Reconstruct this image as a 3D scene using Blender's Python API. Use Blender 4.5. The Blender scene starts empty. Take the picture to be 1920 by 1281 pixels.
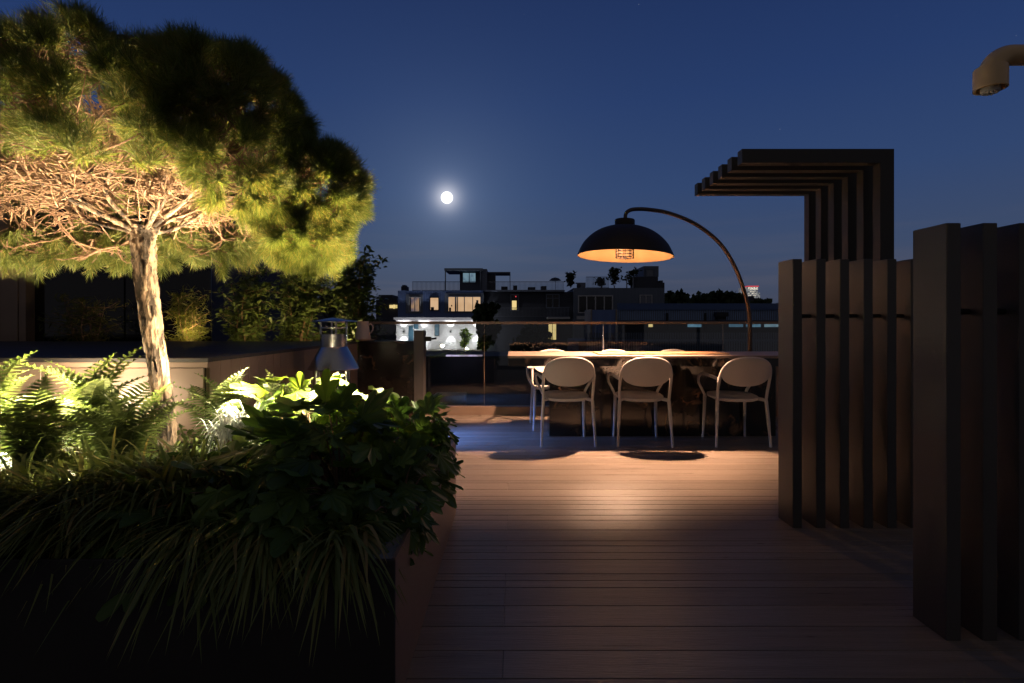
import bpy, math, random
import numpy as np
from mathutils import Vector

random.seed(7)
RNG = np.random.default_rng(11)
SC = bpy.context.scene
COL = SC.collection
F, H0, CX, HY = 936.0, 1.15, 960.0, 608.0      # focal length (px), eye height (m), principal column, horizon row


def X(px, d): return (px - CX) * d / F
def Z(py, d): return H0 + (HY - py) * d / F


# ------------------------------------------------------------------ mesh building
class MB:
    def __init__(s):
        s.V = []; s.F = []; s.n = 0

    def add(s, V, Fa):
        V = np.asarray(V, dtype=np.float64).reshape(-1, 3)
        s.V.append(V)
        Fa = np.asarray(Fa, dtype=np.int64)
        s.F.append(Fa + s.n)
        s.n += len(V)
        return s

    def box(s, x0, x1, y0, y1, z0, z1):
        if x1 < x0: x0, x1 = x1, x0
        if y1 < y0: y0, y1 = y1, y0
        if z1 < z0: z0, z1 = z1, z0
        V = [(x0, y0, z0), (x1, y0, z0), (x1, y1, z0), (x0, y1, z0), (x0, y0, z1), (x1, y0, z1), (x1, y1, z1), (x0, y1, z1)]
        return s.add(V, [(0, 3, 2, 1), (4, 5, 6, 7), (0, 1, 5, 4), (1, 2, 6, 5), (2, 3, 7, 6), (3, 0, 4, 7)])

    def cbox(s, x0, x1, y0, y1, z0, z1, c=0.003):
        """box with chamfered vertical and top edges"""
        P = [(x0 + c, y0), (x1 - c, y0), (x1, y0 + c), (x1, y1 - c), (x1 - c, y1), (x0 + c, y1), (x0, y1 - c), (x0, y0 + c)]
        mx, my = (x0 + x1) / 2, (y0 + y1) / 2
        V = [(x, y, z0) for x, y in P] + [(x, y, z1 - c) for x, y in P]
        V += [(x + (c if x < mx else -c) * (1 if abs(x - mx) > 1e-9 else 0), y + (c if y < my else -c), z1) for x, y in P]
        s.add(V, [(i, (i + 1) % 8, (i + 1) % 8 + 8, i + 8) for i in range(8)] + [(i + 8, (i + 1) % 8 + 8, (i + 1) % 8 + 16, i + 16) for i in range(8)])
        s.add([V[16 + i] for i in range(8)], [tuple(range(8))])
        s.add([V[i] for i in range(8)], [tuple(range(7, -1, -1))])
        return s

    def tube(s, pts, rad, n=8, cap=True, sx=1.0):
        P = np.asarray(pts, float)
        N = len(P)
        R = np.full(N, rad) if np.isscalar(rad) else np.asarray(rad, float)
        T = np.gradient(P, axis=0)
        T /= np.linalg.norm(T, axis=1)[:, None] + 1e-12
        up = np.array([0, 0, 1.0]) if abs(T[0][2]) < .9 else np.array([1.0, 0, 0])
        a = np.cross(T[0], up); a /= np.linalg.norm(a)
        ang = np.linspace(0, 2 * math.pi, n, endpoint=False)
        V = []
        for i in range(N):
            a = a - T[i] * a.dot(T[i]); a /= np.linalg.norm(a)
            b = np.cross(T[i], a)
            V.append(P[i] + R[i] * (np.cos(ang)[:, None] * a * sx + np.sin(ang)[:, None] * b))
        V = np.concatenate(V)
        Fa = []
        for i in range(N - 1):
            for k in range(n):
                k2 = (k + 1) % n
                Fa.append((i * n + k, i * n + k2, (i + 1) * n + k2, (i + 1) * n + k))
        s.add(V, Fa)
        if cap:
            s.add(V[:n], [tuple(range(n - 1, -1, -1))])
            s.add(V[-n:], [tuple(range(n))])
        return s

    def lathe(s, prof, c, n=32, ring=None):
        """prof: (r, z) pairs"""
        ang = np.linspace(0, 2 * math.pi, n, endpoint=False)
        V = []
        for r, z in prof:
            V.append(np.stack([c[0] + r * np.cos(ang), c[1] + r * np.sin(ang), np.full(n, c[2] + z)], 1))
        V = np.concatenate(V)
        Fa = []
        for i in range(len(prof) - 1):
            for k in range(n):
                k2 = (k + 1) % n
                Fa.append((i * n + k, i * n + k2, (i + 1) * n + k2, (i + 1) * n + k))
        return s.add(V, Fa)

    def inst(s, V0, F0, R, t, sc):
        """many copies of a small template: R (M,3,3), t (M,3), sc (M,) or (M,3)"""
        sc = np.asarray(sc)
        if sc.ndim == 1: sc = np.repeat(sc[:, None], 3, 1)
        V0 = np.asarray(V0, float); F0 = np.asarray(F0, int)
        M = len(t)
        W = V0[None] * sc[:, None, :]
        W = np.einsum('mij,mvj->mvi', R, W) + t[:, None, :]
        Fa = F0[None] + (np.arange(M) * len(V0))[:, None, None]
        return s.add(W.reshape(-1, 3), Fa.reshape(-1, F0.shape[1]))

    def build(s, name, mat, parent=None, smooth=False):
        me = bpy.data.meshes.new(name)
        V = np.concatenate(s.V)
        loops = np.concatenate([f.ravel() for f in s.F])
        tot = np.concatenate([np.full(len(f), f.shape[1]) for f in s.F])
        start = np.concatenate([[0], np.cumsum(tot)[:-1]])
        me.vertices.add(len(V)); me.vertices.foreach_set('co', V.astype(np.float32).ravel())
        me.loops.add(len(loops)); me.loops.foreach_set('vertex_index', loops.astype(np.int32))
        me.polygons.add(len(tot))
        me.polygons.foreach_set('loop_start', start.astype(np.int32))
        try: me.polygons.foreach_set('loop_total', tot.astype(np.int32))
        except Exception: pass
        me.polygons.foreach_set('use_smooth', np.full(len(tot), bool(smooth)))
        me.update(calc_edges=True)
        me.validate()
        if smooth: me.set_sharp_from_angle(angle=math.radians(38))
        if mat: me.materials.append(mat)
        o = bpy.data.objects.new(name, me)
        COL.objects.link(o)
        if parent: o.parent = parent
        return o


def frames(D, roll=None):
    """rotation matrices whose local +Y is D; random roll about it"""
    D = D / (np.linalg.norm(D, axis=1)[:, None] + 1e-12)
    M = len(D)
    up = np.tile([0., 0, 1], (M, 1)); up[np.abs(D[:, 2]) > .95] = [1, 0, 0]
    x = np.cross(D, up); x /= np.linalg.norm(x, axis=1)[:, None]
    z = np.cross(x, D)
    if roll is not None:
        c, s_ = np.cos(roll)[:, None], np.sin(roll)[:, None]
        x, z = x * c + z * s_, -x * s_ + z * c
    return np.stack([x, D, z], 2)


def tag(o, label=None, cat=None, group=None, kind=None):
    if label: o['label'] = label
    if cat: o['category'] = cat
    if group: o['group'] = group
    if kind: o['kind'] = kind
    return o


def thing(name, label, cat, loc=(0, 0, 0), rz=0.0, group=None):
    o = bpy.data.objects.new(name, None)
    o.empty_display_size = .1
    COL.objects.link(o)
    o.location = loc; o.rotation_euler = (0, 0, rz)
    return tag(o, label, cat, group)


def copy_tree(o, parent=None):
    c = o.copy(); COL.objects.link(c)
    if parent: c.parent = parent
    for ch in [k for k in list(COL.objects) if k.parent == o]:
        copy_tree(ch, c)
    return c


# ------------------------------------------------------------------ materials
def mat(name, col, rough=.6, metal=0.0, noise=None, scale=8.0, bump=0.0, bscale=60.0, stretch=(1, 1, 1), spec=.5, coat=0.0, trans=0.0):
    m = bpy.data.materials.new(name); m.use_nodes = True
    nt = m.node_tree; b = nt.nodes['Principled BSDF']
    b.inputs['Roughness'].default_value = rough
    b.inputs['Metallic'].default_value = metal
    b.inputs['Specular IOR Level'].default_value = spec
    if coat: b.inputs['Coat Weight'].default_value = coat
    tc = nt.nodes.new('ShaderNodeTexCoord')
    mp = nt.nodes.new('ShaderNodeMapping'); mp.inputs['Scale'].default_value = stretch
    nt.links.new(tc.outputs['Object'], mp.inputs['Vector'])
    nz = nt.nodes.new('ShaderNodeTexNoise'); nz.inputs['Scale'].default_value = scale
    nz.inputs['Detail'].default_value = 6; nz.inputs['Roughness'].default_value = .62
    nt.links.new(mp.outputs[0], nz.inputs['Vector'])
    cr = nt.nodes.new('ShaderNodeValToRGB')
    c2 = noise if noise else tuple(c * .8 for c in col)
    cr.color_ramp.elements[0].position = .35; cr.color_ramp.elements[0].color = (*c2, 1)
    cr.color_ramp.elements[1].position = .65; cr.color_ramp.elements[1].color = (*col, 1)
    nt.links.new(nz.outputs['Fac'], cr.inputs['Fac'])
    nt.links.new(cr.outputs[0], b.inputs['Base Color'])
    rr = nt.nodes.new('ShaderNodeMapRange')
    rr.inputs['To Min'].default_value = max(0, rough - .08); rr.inputs['To Max'].default_value = min(1, rough + .08)
    nt.links.new(nz.outputs['Fac'], rr.inputs['Value']); nt.links.new(rr.outputs[0], b.inputs['Roughness'])
    if bump:
        n2 = nt.nodes.new('ShaderNodeTexNoise'); n2.inputs['Scale'].default_value = bscale; n2.inputs['Detail'].default_value = 5
        nt.links.new(mp.outputs[0], n2.inputs['Vector'])
        bp = nt.nodes.new('ShaderNodeBump'); bp.inputs['Strength'].default_value = bump; bp.inputs['Distance'].default_value = .01
        nt.links.new(n2.outputs['Fac'], bp.inputs['Height']); nt.links.new(bp.outputs[0], b.inputs['Normal'])
    if trans:
        tr = nt.nodes.new('ShaderNodeBsdfTranslucent'); mx = nt.nodes.new('ShaderNodeMixShader'); mx.inputs[0].default_value = trans
        hs = nt.nodes.new('ShaderNodeHueSaturation'); hs.inputs['Value'].default_value = 1.6; hs.inputs['Saturation'].default_value = 1.15
        nt.links.new(cr.outputs[0], hs.inputs['Color']); nt.links.new(hs.outputs[0], tr.inputs['Color'])
        out = nt.nodes['Material Output']
        nt.links.new(b.outputs[0], mx.inputs[1]); nt.links.new(tr.outputs[0], mx.inputs[2]); nt.links.new(mx.outputs[0], out.inputs['Surface'])
    return m


def emis(name, col, strength, col2=None, scale=3.0):
    m = bpy.data.materials.new(name); m.use_nodes = True
    nt = m.node_tree; nt.nodes.remove(nt.nodes['Principled BSDF'])
    e = nt.nodes.new('ShaderNodeEmission'); e.inputs['Strength'].default_value = strength
    tc = nt.nodes.new('ShaderNodeTexCoord'); nz = nt.nodes.new('ShaderNodeTexNoise'); nz.inputs['Scale'].default_value = scale
    nt.links.new(tc.outputs['Object'], nz.inputs['Vector'])
    cr = nt.nodes.new('ShaderNodeValToRGB')
    cr.color_ramp.elements[0].position = .4; cr.color_ramp.elements[0].color = (*(col2 or col), 1)
    cr.color_ramp.elements[1].position = .6; cr.color_ramp.elements[1].color = (*col, 1)
    nt.links.new(nz.outputs['Fac'], cr.inputs['Fac']); nt.links.new(cr.outputs[0], e.inputs['Color'])
    nt.links.new(e.outputs[0], nt.nodes['Material Output'].inputs['Surface'])
    return m


def marble_mat():
    m = mat('dark_marble', (.022, .018, .015), .16, noise=(.010, .009, .008), scale=3, coat=.3)
    nt = m.node_tree; b = nt.nodes['Principled BSDF']
    tc = nt.nodes.new('ShaderNodeTexCoord')
    n1 = nt.nodes.new('ShaderNodeTexNoise'); n1.inputs['Scale'].default_value = 2.2; n1.inputs['Detail'].default_value = 8; n1.inputs['Distortion'].default_value = 1.6
    nt.links.new(tc.outputs['Object'], n1.inputs['Vector'])
    cr = nt.nodes.new('ShaderNodeValToRGB')
    e = cr.color_ramp.elements
    e[0].position = .47; e[0].color = (0, 0, 0, 1); e[1].position = .53; e[1].color = (0, 0, 0, 1)
    k = e.new(.50); k.color = (1, 1, 1, 1)
    nt.links.new(n1.outputs['Fac'], cr.inputs['Fac'])
    n2 = nt.nodes.new('ShaderNodeTexNoise'); n2.inputs['Scale'].default_value = 3.1; n2.inputs['Detail'].default_value = 3
    nt.links.new(tc.outputs['Object'], n2.inputs['Vector'])
    mr = nt.nodes.new('ShaderNodeMapRange'); mr.inputs['From Min'].default_value = .52; mr.inputs['From Max'].default_value = .68
    nt.links.new(n2.outputs['Fac'], mr.inputs['Value'])
    mu = nt.nodes.new('ShaderNodeMath'); mu.operation = 'MULTIPLY'
    nt.links.new(cr.outputs[0], mu.inputs[0]); nt.links.new(mr.outputs[0], mu.inputs[1])
    old = b.inputs['Base Color'].links[0].from_socket
    mx = nt.nodes.new('ShaderNodeMixRGB'); mx.inputs['Color2'].default_value = (.30, .17, .09, 1)
    nt.links.new(mu.outputs[0], mx.inputs['Fac']); nt.links.new(old, mx.inputs['Color1'])
    nt.links.new(mx.outputs[0], b.inputs['Base Color'])
    return m


def deck_mat():
    m = mat('deck_wood', (.255, .205, .165), .30, noise=(.185, .148, .118), scale=5, stretch=(.35, 9, 1), bump=.25, bscale=30)
    nt = m.node_tree; b = nt.nodes['Principled BSDF']
    g = nt.nodes.new('ShaderNodeNewGeometry')
    old = b.inputs['Base Color'].links[0].from_socket
    hs = nt.nodes.new('ShaderNodeHueSaturation')
    mr = nt.nodes.new('ShaderNodeMapRange'); mr.inputs['To Min'].default_value = .78; mr.inputs['To Max'].default_value = 1.12
    nt.links.new(g.outputs['Random Per Island'], mr.inputs['Value']); nt.links.new(mr.outputs[0], hs.inputs['Value'])
    nt.links.new(old, hs.inputs['Color']); nt.links.new(hs.outputs[0], b.inputs['Base Color'])
    return m


def leafy(name, dark, light, rough=.5, trans=.3, tip=None):
    """foliage whose colour changes from leaf to leaf"""
    m = mat(name, light, rough, noise=dark, scale=4, trans=trans, spec=.35)
    nt = m.node_tree
    cr = [n for n in nt.nodes if n.type == 'VALTORGB'][0]
    g = nt.nodes.new('ShaderNodeNewGeometry')
    nz = [n for n in nt.nodes if n.type == 'TEX_NOISE'][0]
    ad = nt.nodes.new('ShaderNodeMath'); ad.operation = 'MULTIPLY_ADD'; ad.inputs[1].default_value = .55
    m2 = nt.nodes.new('ShaderNodeMath'); m2.operation = 'MULTIPLY'; m2.inputs[1].default_value = .5
    nt.links.new(nz.outputs['Fac'], m2.inputs[0])
    nt.links.new(g.outputs['Random Per Island'], ad.inputs[0]); nt.links.new(m2.outputs[0], ad.inputs[2])
    nt.links.new(ad.outputs[0], cr.inputs['Fac'])
    cr.color_ramp.elements[0].position = .2; cr.color_ramp.elements[1].position = .7
    if tip:
        e = cr.color_ramp.elements.new(.8); e.color = (*tip, 1)
    return m


def glass_mat(name, tint=(1, 1, 1), refl=.08):
    m = bpy.data.materials.new(name); m.use_nodes = True
    nt = m.node_tree; nt.nodes.remove(nt.nodes['Principled BSDF'])
    t = nt.nodes.new('ShaderNodeBsdfTransparent'); t.inputs[0].default_value = (*tint, 1)
    g = nt.nodes.new('ShaderNodeBsdfGlossy'); g.inputs['Roughness'].default_value = .01
    fr = nt.nodes.new('ShaderNodeFresnel'); fr.inputs['IOR'].default_value = 1.5
    mu = nt.nodes.new('ShaderNodeMath'); mu.operation = 'MULTIPLY_ADD'; mu.inputs[1].default_value = 1.0; mu.inputs[2].default_value = refl - .04
    nt.links.new(fr.outputs[0], mu.inputs[0])
    mx = nt.nodes.new('ShaderNodeMixShader')
    nt.links.new(mu.outputs[0], mx.inputs[0]); nt.links.new(t.outputs[0], mx.inputs[1]); nt.links.new(g.outputs[0], mx.inputs[2])
    nt.links.new(mx.outputs[0], nt.nodes['Material Output'].inputs['Surface'])
    return m


M = {}
M['deck'] = deck_mat()
M['gap'] = mat('deck_gap', (.03, .023, .018), .9)
M['copper'] = mat('bronze_cladding', (.25, .175, .13), .42, metal=.25, noise=(.22, .15, .11), scale=2.5, bump=.05, bscale=120)
M['fin'] = mat('bronze_fin', (.085, .077, .071), .5, metal=.15, noise=(.072, .065, .06), scale=3, bump=.08, bscale=150)
M['frame_dark'] = mat('dark_bronze', (.036, .032, .031), .5, metal=.2, noise=(.031, .028, .027), scale=3, bump=.05, bscale=150)
M['rod'] = mat('black_steel', (.015, .014, .013), .5, metal=.3)
M['cage'] = mat('sooty_wire', (.0016, .0012, .001), .9, spec=0.0)  # backlit silhouette put into the colour, near-black beside the lamp
M['planter_in'] = mat('grey_liner', (.30, .30, .28), .8, noise=(.2, .2, .19), scale=14, bump=.4, bscale=90)
M['soil'] = mat('potting_soil', (.035, .024, .016), .95, noise=(.015, .011, .008), scale=25, bump=1.0, bscale=60)
M['marble'] = marble_mat()
M['tabletop'] = mat('pale_stone_top', (.30, .235, .18), .5, noise=(.20, .15, .11), scale=4, stretch=(1, 7, 7))
M['board'] = mat('oak_board', (.38, .22, .10), .5, noise=(.25, .14, .06), scale=6, stretch=(1, 10, 1))
M['chair'] = mat('chair_plastic', (.66, .60, .55), .48, noise=(.62, .56, .51), scale=3, bump=.04, bscale=300)
M['lamp_dark'] = mat('lamp_shell', (.045, .033, .027), .62, metal=0, noise=(.038, .028, .023), scale=3, spec=.25)
M['lamp_in'] = mat('lamp_inside', (.55, .36, .19), .6, noise=(.52, .34, .18), scale=3)
M['pole'] = mat('lamp_pole', (.10, .07, .052), .4, metal=.4, noise=(.09, .06, .045), scale=3)
M['bark'] = mat('pine_bark', (.27, .19, .13), .85, noise=(.022, .014, .009), scale=24, stretch=(1, 1, .3), bump=1.0, bscale=50)
_e = [n for n in M['bark'].node_tree.nodes if n.type == 'VALTORGB'][0].color_ramp.elements
_e[0].position = .44; _e[1].position = .57
M['twig'] = mat('twig_bark', (.29, .175, .105), .8, noise=(.11, .06, .035), scale=30, bump=.4, bscale=90)
M['needle'] = leafy('pine_needles', (.06, .085, .022), (.19, .22, .06), .45, .45, tip=(.28, .22, .08))
M['fern'] = leafy('fern_green', (.055, .08, .025), (.13, .165, .055), .5, .4)
M['grass'] = leafy('grass_blades', (.09, .13, .035), (.21, .23, .07), .5, .3, tip=(.32, .24, .09))
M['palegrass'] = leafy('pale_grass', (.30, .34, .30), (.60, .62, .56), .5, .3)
M['vine'] = leafy('broad_leaves', (.045, .085, .022), (.12, .19, .045), .42, .35)
M['vinelit'] = leafy('young_broad_leaves', (.055, .09, .018), (.11, .155, .03), .42, .45)  # leaf copy for the upper leaves, spotlight put into its colour
M['laurel'] = leafy('laurel_leaves', (.05, .075, .02), (.11, .15, .04), .38, .2)
M['bamboo'] = leafy('bamboo_leaves', (.05, .06, .01), (.12, .12, .02), .5, .3)
M['farleaf'] = leafy('far_leaves', (.018, .028, .010), (.045, .062, .022), .8, .1)
M['steel'] = mat('stainless_steel', (.68, .64, .58), .25, metal=1.0, noise=(.58, .56, .54), scale=4)
M['jug'] = mat('ceramic', (.62, .50, .42), .5, noise=(.58, .46, .38), scale=5)
M['brass'] = mat('brass_finish', (.74, .50, .25), .42, metal=.05, noise=(.70, .47, .23), scale=4)
M['nozzle'] = mat('nozzle_white', (.62, .58, .52), .5, noise=(.5, .46, .4), scale=80)
M['rock'] = mat('boulder', (.11, .07, .055), .9, noise=(.05, .033, .028), scale=30, bump=1.0, bscale=70)
M['glass'] = glass_mat('railing_glass', (.88, .90, .89), .085)
M['winglass'] = mat('dark_window_glass', (.006, .007, .009), .035, noise=(.005, .006, .008), scale=1, spec=.6)
M['moon'] = emis('moon_surface', (1, 1, 1), 1.6, (.93, .95, .97), 6)
M['blue'] = mat('blue_cladding', (.13, .20, .42), .7, noise=(.11, .17, .36), scale=1.5, stretch=(9, 1, .3))
M['slate'] = mat('grey_cladding', (.13, .155, .21), .8, noise=(.105, .13, .175), scale=1.5, stretch=(7, 1, .3))
M['darkwall'] = mat('dark_render', (.050, .056, .075), .85, noise=(.038, .043, .058), scale=1.2)
M['stone'] = mat('white_stone', (.62, .60, .58), .85, noise=(.50, .48, .46), scale=6, bump=.25, bscale=8)
M['whitetrim'] = mat('white_trim', (.45, .45, .47), .6)
M['bluetrim'] = mat('blue_grey_trim', (.16, .19, .26), .6)
M['metalrail'] = mat('grey_railing', (.13, .14, .17), .6, metal=.2)
M['seam'] = mat('blue_standing_seam', (.26, .38, .62), .55, noise=(.22, .32, .54), scale=2)
M['roof'] = mat('dark_roof', (.030, .032, .038), .9, noise=(.02, .022, .027), scale=2)
M['concrete'] = mat('pale_concrete', (.28, .25, .22), .85)
M['city'] = mat('city_ground', (.02, .02, .022), .95)
M['warmwin'] = emis('warm_room', (.80, .52, .30), .80, (.70, .44, .24), .9)
M['dimwin'] = emis('dim_room', (.45, .28, .16), .7, (.12, .10, .14), 1.4)
M['yelwin'] = emis('yellow_room', (.95, .72, .30), .9, (.65, .50, .16), 1.2)
M['cyanwin'] = emis('cool_room', (.20, .42, .60), .55, (.09, .2, .3), 1.5)
M['palewin'] = emis('curtain_glow', (.16, .26, .32), .9, (.10, .16, .22), 2.5)
M['darkwin'] = mat('dark_pane', (.012, .013, .018), .15)
M['skywin'] = mat('pale_pane', (.16, .18, .23), .3)
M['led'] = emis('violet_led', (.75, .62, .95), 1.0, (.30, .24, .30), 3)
M['lens'] = emis('spot_lens', (1, .9, .75), 30)
M['bulb'] = emis('lamp_bulb', (1, .60, .28), 1.0)
M['red'] = emis('red_beacon', (.8, .07, .09), .75)
M['towerlit'] = emis('tower_light', (1, .9, .72), 1.1, (.12, .12, .13), 2.2)
M['towerdim'] = emis('tower_dim', (.32, .33, .32), .8, (.08, .08, .1), .9)

# ------------------------------------------------------------------ camera
cam = bpy.data.cameras.new('camera'); co = bpy.data.objects.new('camera', cam); COL.objects.link(co)
cam.sensor_width = 36; cam.lens = 36 * F / 1920; cam.shift_y = -(640.5 - HY) / 1920
co.location = (0, 0, H0); co.rotation_euler = (math.radians(90), 0, 0)
cam.clip_start = .05; cam.clip_end = 6000
SC.camera = co

# ------------------------------------------------------------------ sky, moon
MOON = Vector(((838 - CX) / F, 1.0, (HY - 370) / F)).normalized()
w = bpy.data.worlds.new('World'); SC.world = w; w.use_nodes = True
nt = w.node_tree; bg = nt.nodes['Background']; bg.inputs['Strength'].default_value = 1.0
tc = nt.nodes.new('ShaderNodeTexCoord'); sp = nt.nodes.new('ShaderNodeSeparateXYZ')
nt.links.new(tc.outputs['Generated'], sp.inputs[0])
cr = nt.nodes.new('ShaderNodeValToRGB')
E = cr.color_ramp.elements
E[0].position = 0.0; E[0].color = (.035, .044, .075, 1)
E[1].position = 1.0; E[1].color = (.008, .017, .075, 1)
for p, c in ((.06, (.052, .066, .112)), (.13, (.046, .070, .137)), (.25, (.030, .060, .155)), (.40, (.0185, .043, .138)), (.56, (.012, .029, .105))):
    e = E.new(p); e.color = (*c, 1)
nt.links.new(sp.outputs['Z'], cr.inputs['Fac'])
# thin cloud streaks near the horizon
mp = nt.nodes.new('ShaderNodeMapping'); mp.inputs['Scale'].default_value = (1.2, 1.2, 16)
nt.links.new(tc.outputs['Generated'], mp.inputs['Vector'])
nz = nt.nodes.new('ShaderNodeTexNoise'); nz.inputs['Scale'].default_value = 2.6; nz.inputs['Detail'].default_value = 5
nt.links.new(mp.outputs[0], nz.inputs['Vector'])
mr = nt.nodes.new('ShaderNodeMapRange'); mr.inputs['From Min'].default_value = .48; mr.inputs['From Max'].default_value = .72; mr.inputs['To Max'].default_value = .35
nt.links.new(nz.outputs['Fac'], mr.inputs['Value'])
mz = nt.nodes.new('ShaderNodeMapRange'); mz.inputs['From Min'].default_value = .22; mz.inputs['From Max'].default_value = .06
nt.links.new(sp.outputs['Z'], mz.inputs['Value'])
mm = nt.nodes.new('ShaderNodeMath'); mm.operation = 'MULTIPLY'
nt.links.new(mr.outputs[0], mm.inputs[0]); nt.links.new(mz.outputs[0], mm.inputs[1])
mc = nt.nodes.new('ShaderNodeMixRGB'); mc.inputs['Color2'].default_value = (.11, .105, .135, 1)
nt.links.new(mm.outputs[0], mc.inputs['Fac']); nt.links.new(cr.outputs[0], mc.inputs['Color1'])
# haze glow around the moon
dp = nt.nodes.new('ShaderNodeVectorMath'); dp.operation = 'DOT_PRODUCT'; dp.inputs[1].default_value = MOON
nt.links.new(tc.outputs['Generated'], dp.inputs[0])
last = mc.outputs[0]
ac = nt.nodes.new('ShaderNodeMath'); ac.operation = 'ARCCOSINE'; nt.links.new(dp.outputs['Value'], ac.inputs[0])
for wd, amp, colr in ((.020, .55, (1, .93, .88)), (.045, .11, (.60, .72, 1)), (.14, .055, (.60, .78, 1)), (.42, .012, (.6, .85, 1))):
    a = nt.nodes.new('ShaderNodeMath'); a.operation = 'DIVIDE'; a.inputs[1].default_value = wd; nt.links.new(ac.outputs[0], a.inputs[0])
    p2 = nt.nodes.new('ShaderNodeMath'); p2.operation = 'POWER'; p2.inputs[1].default_value = 1.6; nt.links.new(a.outputs[0], p2.inputs[0])
    ng = nt.nodes.new('ShaderNodeMath'); ng.operation = 'MULTIPLY'; ng.inputs[1].default_value = -1; nt.links.new(p2.outputs[0], ng.inputs[0])
    ex = nt.nodes.new('ShaderNodeMath'); ex.operation = 'EXPONENT'; nt.links.new(ng.outputs[0], ex.inputs[0])
    ml = nt.nodes.new('ShaderNodeMath'); ml.operation = 'MULTIPLY'; ml.inputs[1].default_value = amp; nt.links.new(ex.outputs[0], ml.inputs[0])
    ad = nt.nodes.new('ShaderNodeMixRGB'); ad.blend_type = 'ADD'; ad.inputs['Color2'].default_value = (*colr, 1)
    nt.links.new(ml.outputs[0], ad.inputs['Fac']); nt.links.new(last, ad.inputs['Color1']); last = ad.outputs[0]
# a few faint stars
vo = nt.nodes.new('ShaderNodeTexVoronoi'); vo.inputs['Scale'].default_value = 24
nt.links.new(tc.outputs['Generated'], vo.inputs['Vector'])
st = nt.nodes.new('ShaderNodeMapRange'); st.inputs['From Min'].default_value = .022; st.inputs['From Max'].default_value = .008; st.inputs['To Max'].default_value = .12
nt.links.new(vo.outputs['Distance'], st.inputs['Value'])
ad = nt.nodes.new('ShaderNodeMixRGB'); ad.blend_type = 'ADD'; ad.inputs['Color2'].default_value = (.9, .95, 1, 1)
nt.links.new(st.outputs[0], ad.inputs['Fac']); nt.links.new(last, ad.inputs['Color1']); last = ad.outputs[0]
# neutral fill glow added to the sky behind the viewer
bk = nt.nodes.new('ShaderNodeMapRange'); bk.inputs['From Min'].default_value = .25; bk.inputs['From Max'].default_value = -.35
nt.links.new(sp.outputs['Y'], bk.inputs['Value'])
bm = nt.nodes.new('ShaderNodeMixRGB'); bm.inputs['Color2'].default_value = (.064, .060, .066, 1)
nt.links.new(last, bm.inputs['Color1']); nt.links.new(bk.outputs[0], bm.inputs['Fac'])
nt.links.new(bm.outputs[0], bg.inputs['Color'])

ms = MB()
th = np.linspace(-math.pi / 2, math.pi / 2, 17)
ms.lathe([(max(17.4 * math.cos(t), .01), 17.4 * math.sin(t)) for t in th], (0, 0, 0), 32)
mo = ms.build('moon', M['moon'], smooth=True); mo.location = MOON * 1500
tag(mo, 'full white moon shining alone in the deep blue sky', 'moon')

sun = bpy.data.lights.new('moonlight', 'SUN'); so = bpy.data.objects.new('moonlight', sun); COL.objects.link(so)
sun.energy = .035; sun.angle = math.radians(.6); sun.color = (.8, .88, 1)
so.rotation_euler = MOON.to_track_quat('Z', 'Y').to_euler()


def lamp(name, kind, loc, energy, col, size=.05, target=None, angle=120, blend=1.0, parent=None):
    l = bpy.data.lights.new(name, kind); o = bpy.data.objects.new(name, l); COL.objects.link(o)
    l.energy = energy; l.color = col
    if kind in ('POINT', 'SPOT'): l.shadow_soft_size = size
    if kind == 'SPOT': l.spot_size = math.radians(angle); l.spot_blend = blend
    if kind == 'AREA': l.shape = 'DISK'; l.size = size
    o.location = loc
    if target is not None:
        o.rotation_euler = (Vector(target) - Vector(loc)).to_track_quat('-Z', 'Y').to_euler()
    if parent: o.parent = parent
    return o


# ------------------------------------------------------------------ deck
b = MB()
yy = .2
rs = random.Random(3)
seq = [.139, .054, .143, .067, .049, .151, .075, .09, .135, .142, .049, .136]
while yy < 6.32:
    wd = rs.choice([.14, .14, .05, .075, .14, .09, .06])
    y1 = min(yy + wd, 6.321)
    for x0, x1 in (((-1.9, -.0306), (-.0298, 5.2)) if rs.random() < .4 else ((-1.9, 5.2),)):
        b.cbox(x0, x1, yy + .0018, y1 - .0018, -.03, 0, .0012)
    yy = y1
dk = b.build('deck', M['deck']); tag(dk, kind='structure')
b = MB(); b.box(-8, 7, -1.5, 6.45, -.3, -.031)
b.box(-8, -1.9, -1.5, 3.1, -.031, -.004)
tag(b.build('floor', M['gap']), kind='structure')
b = MB(); b.box(-1200, 1200, -60, 3000, -13.2, -13)
tag(b.build('ground', M['city']), kind='structure')
b = MB(); b.box(-7.9, 8, 6.46, 10.5, -.5, -.32)
tag(b.build('lower_roof', M['roof'],), 'flat dark lower roof beyond the glass balustrade', 'roof')

# kerb under the balustrade
b = MB(); b.cbox(-1.9, 5.2, 6.322, 6.445, -.02, .105, .004)
kb = b.build('kerb', M['copper']); tag(kb, 'low bronze clad kerb carrying the glass balustrade behind the table', 'kerb')

# glass balustrade
gr = thing('glass_balustrade', 'clear glass balustrade with thin bronze handrail behind the table', 'balustrade', (0, 6.40, 0))
b = MB(); b.cbox(X(690, 6.4), 5.2, -.025, .025, 1.150, 1.184, .005); b.build('handrail', M['copper'], gr)
edges = [X(690, 6.4), X(780, 6.4), X(908, 6.4), X(1131, 6.4), X(1355, 6.4), X(1700, 6.4), 5.2]
for i in range(len(edges) - 1):
    b = MB(); b.box(edges[i] + .004, edges[i + 1] - .004, -.006, .006, .106, 1.149); b.build('glass_panel', M['glass'], gr)
for e in (edges[2], edges[3], edges[4]):
    w_ = .0018 if e == edges[2] else .0032
    b = MB(); b.box(e - w_, e + w_, -.012, .012, .106, 1.149); b.build('glass_joint', M['copper' if e == edges[2] else 'whitetrim'], gr)

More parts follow.
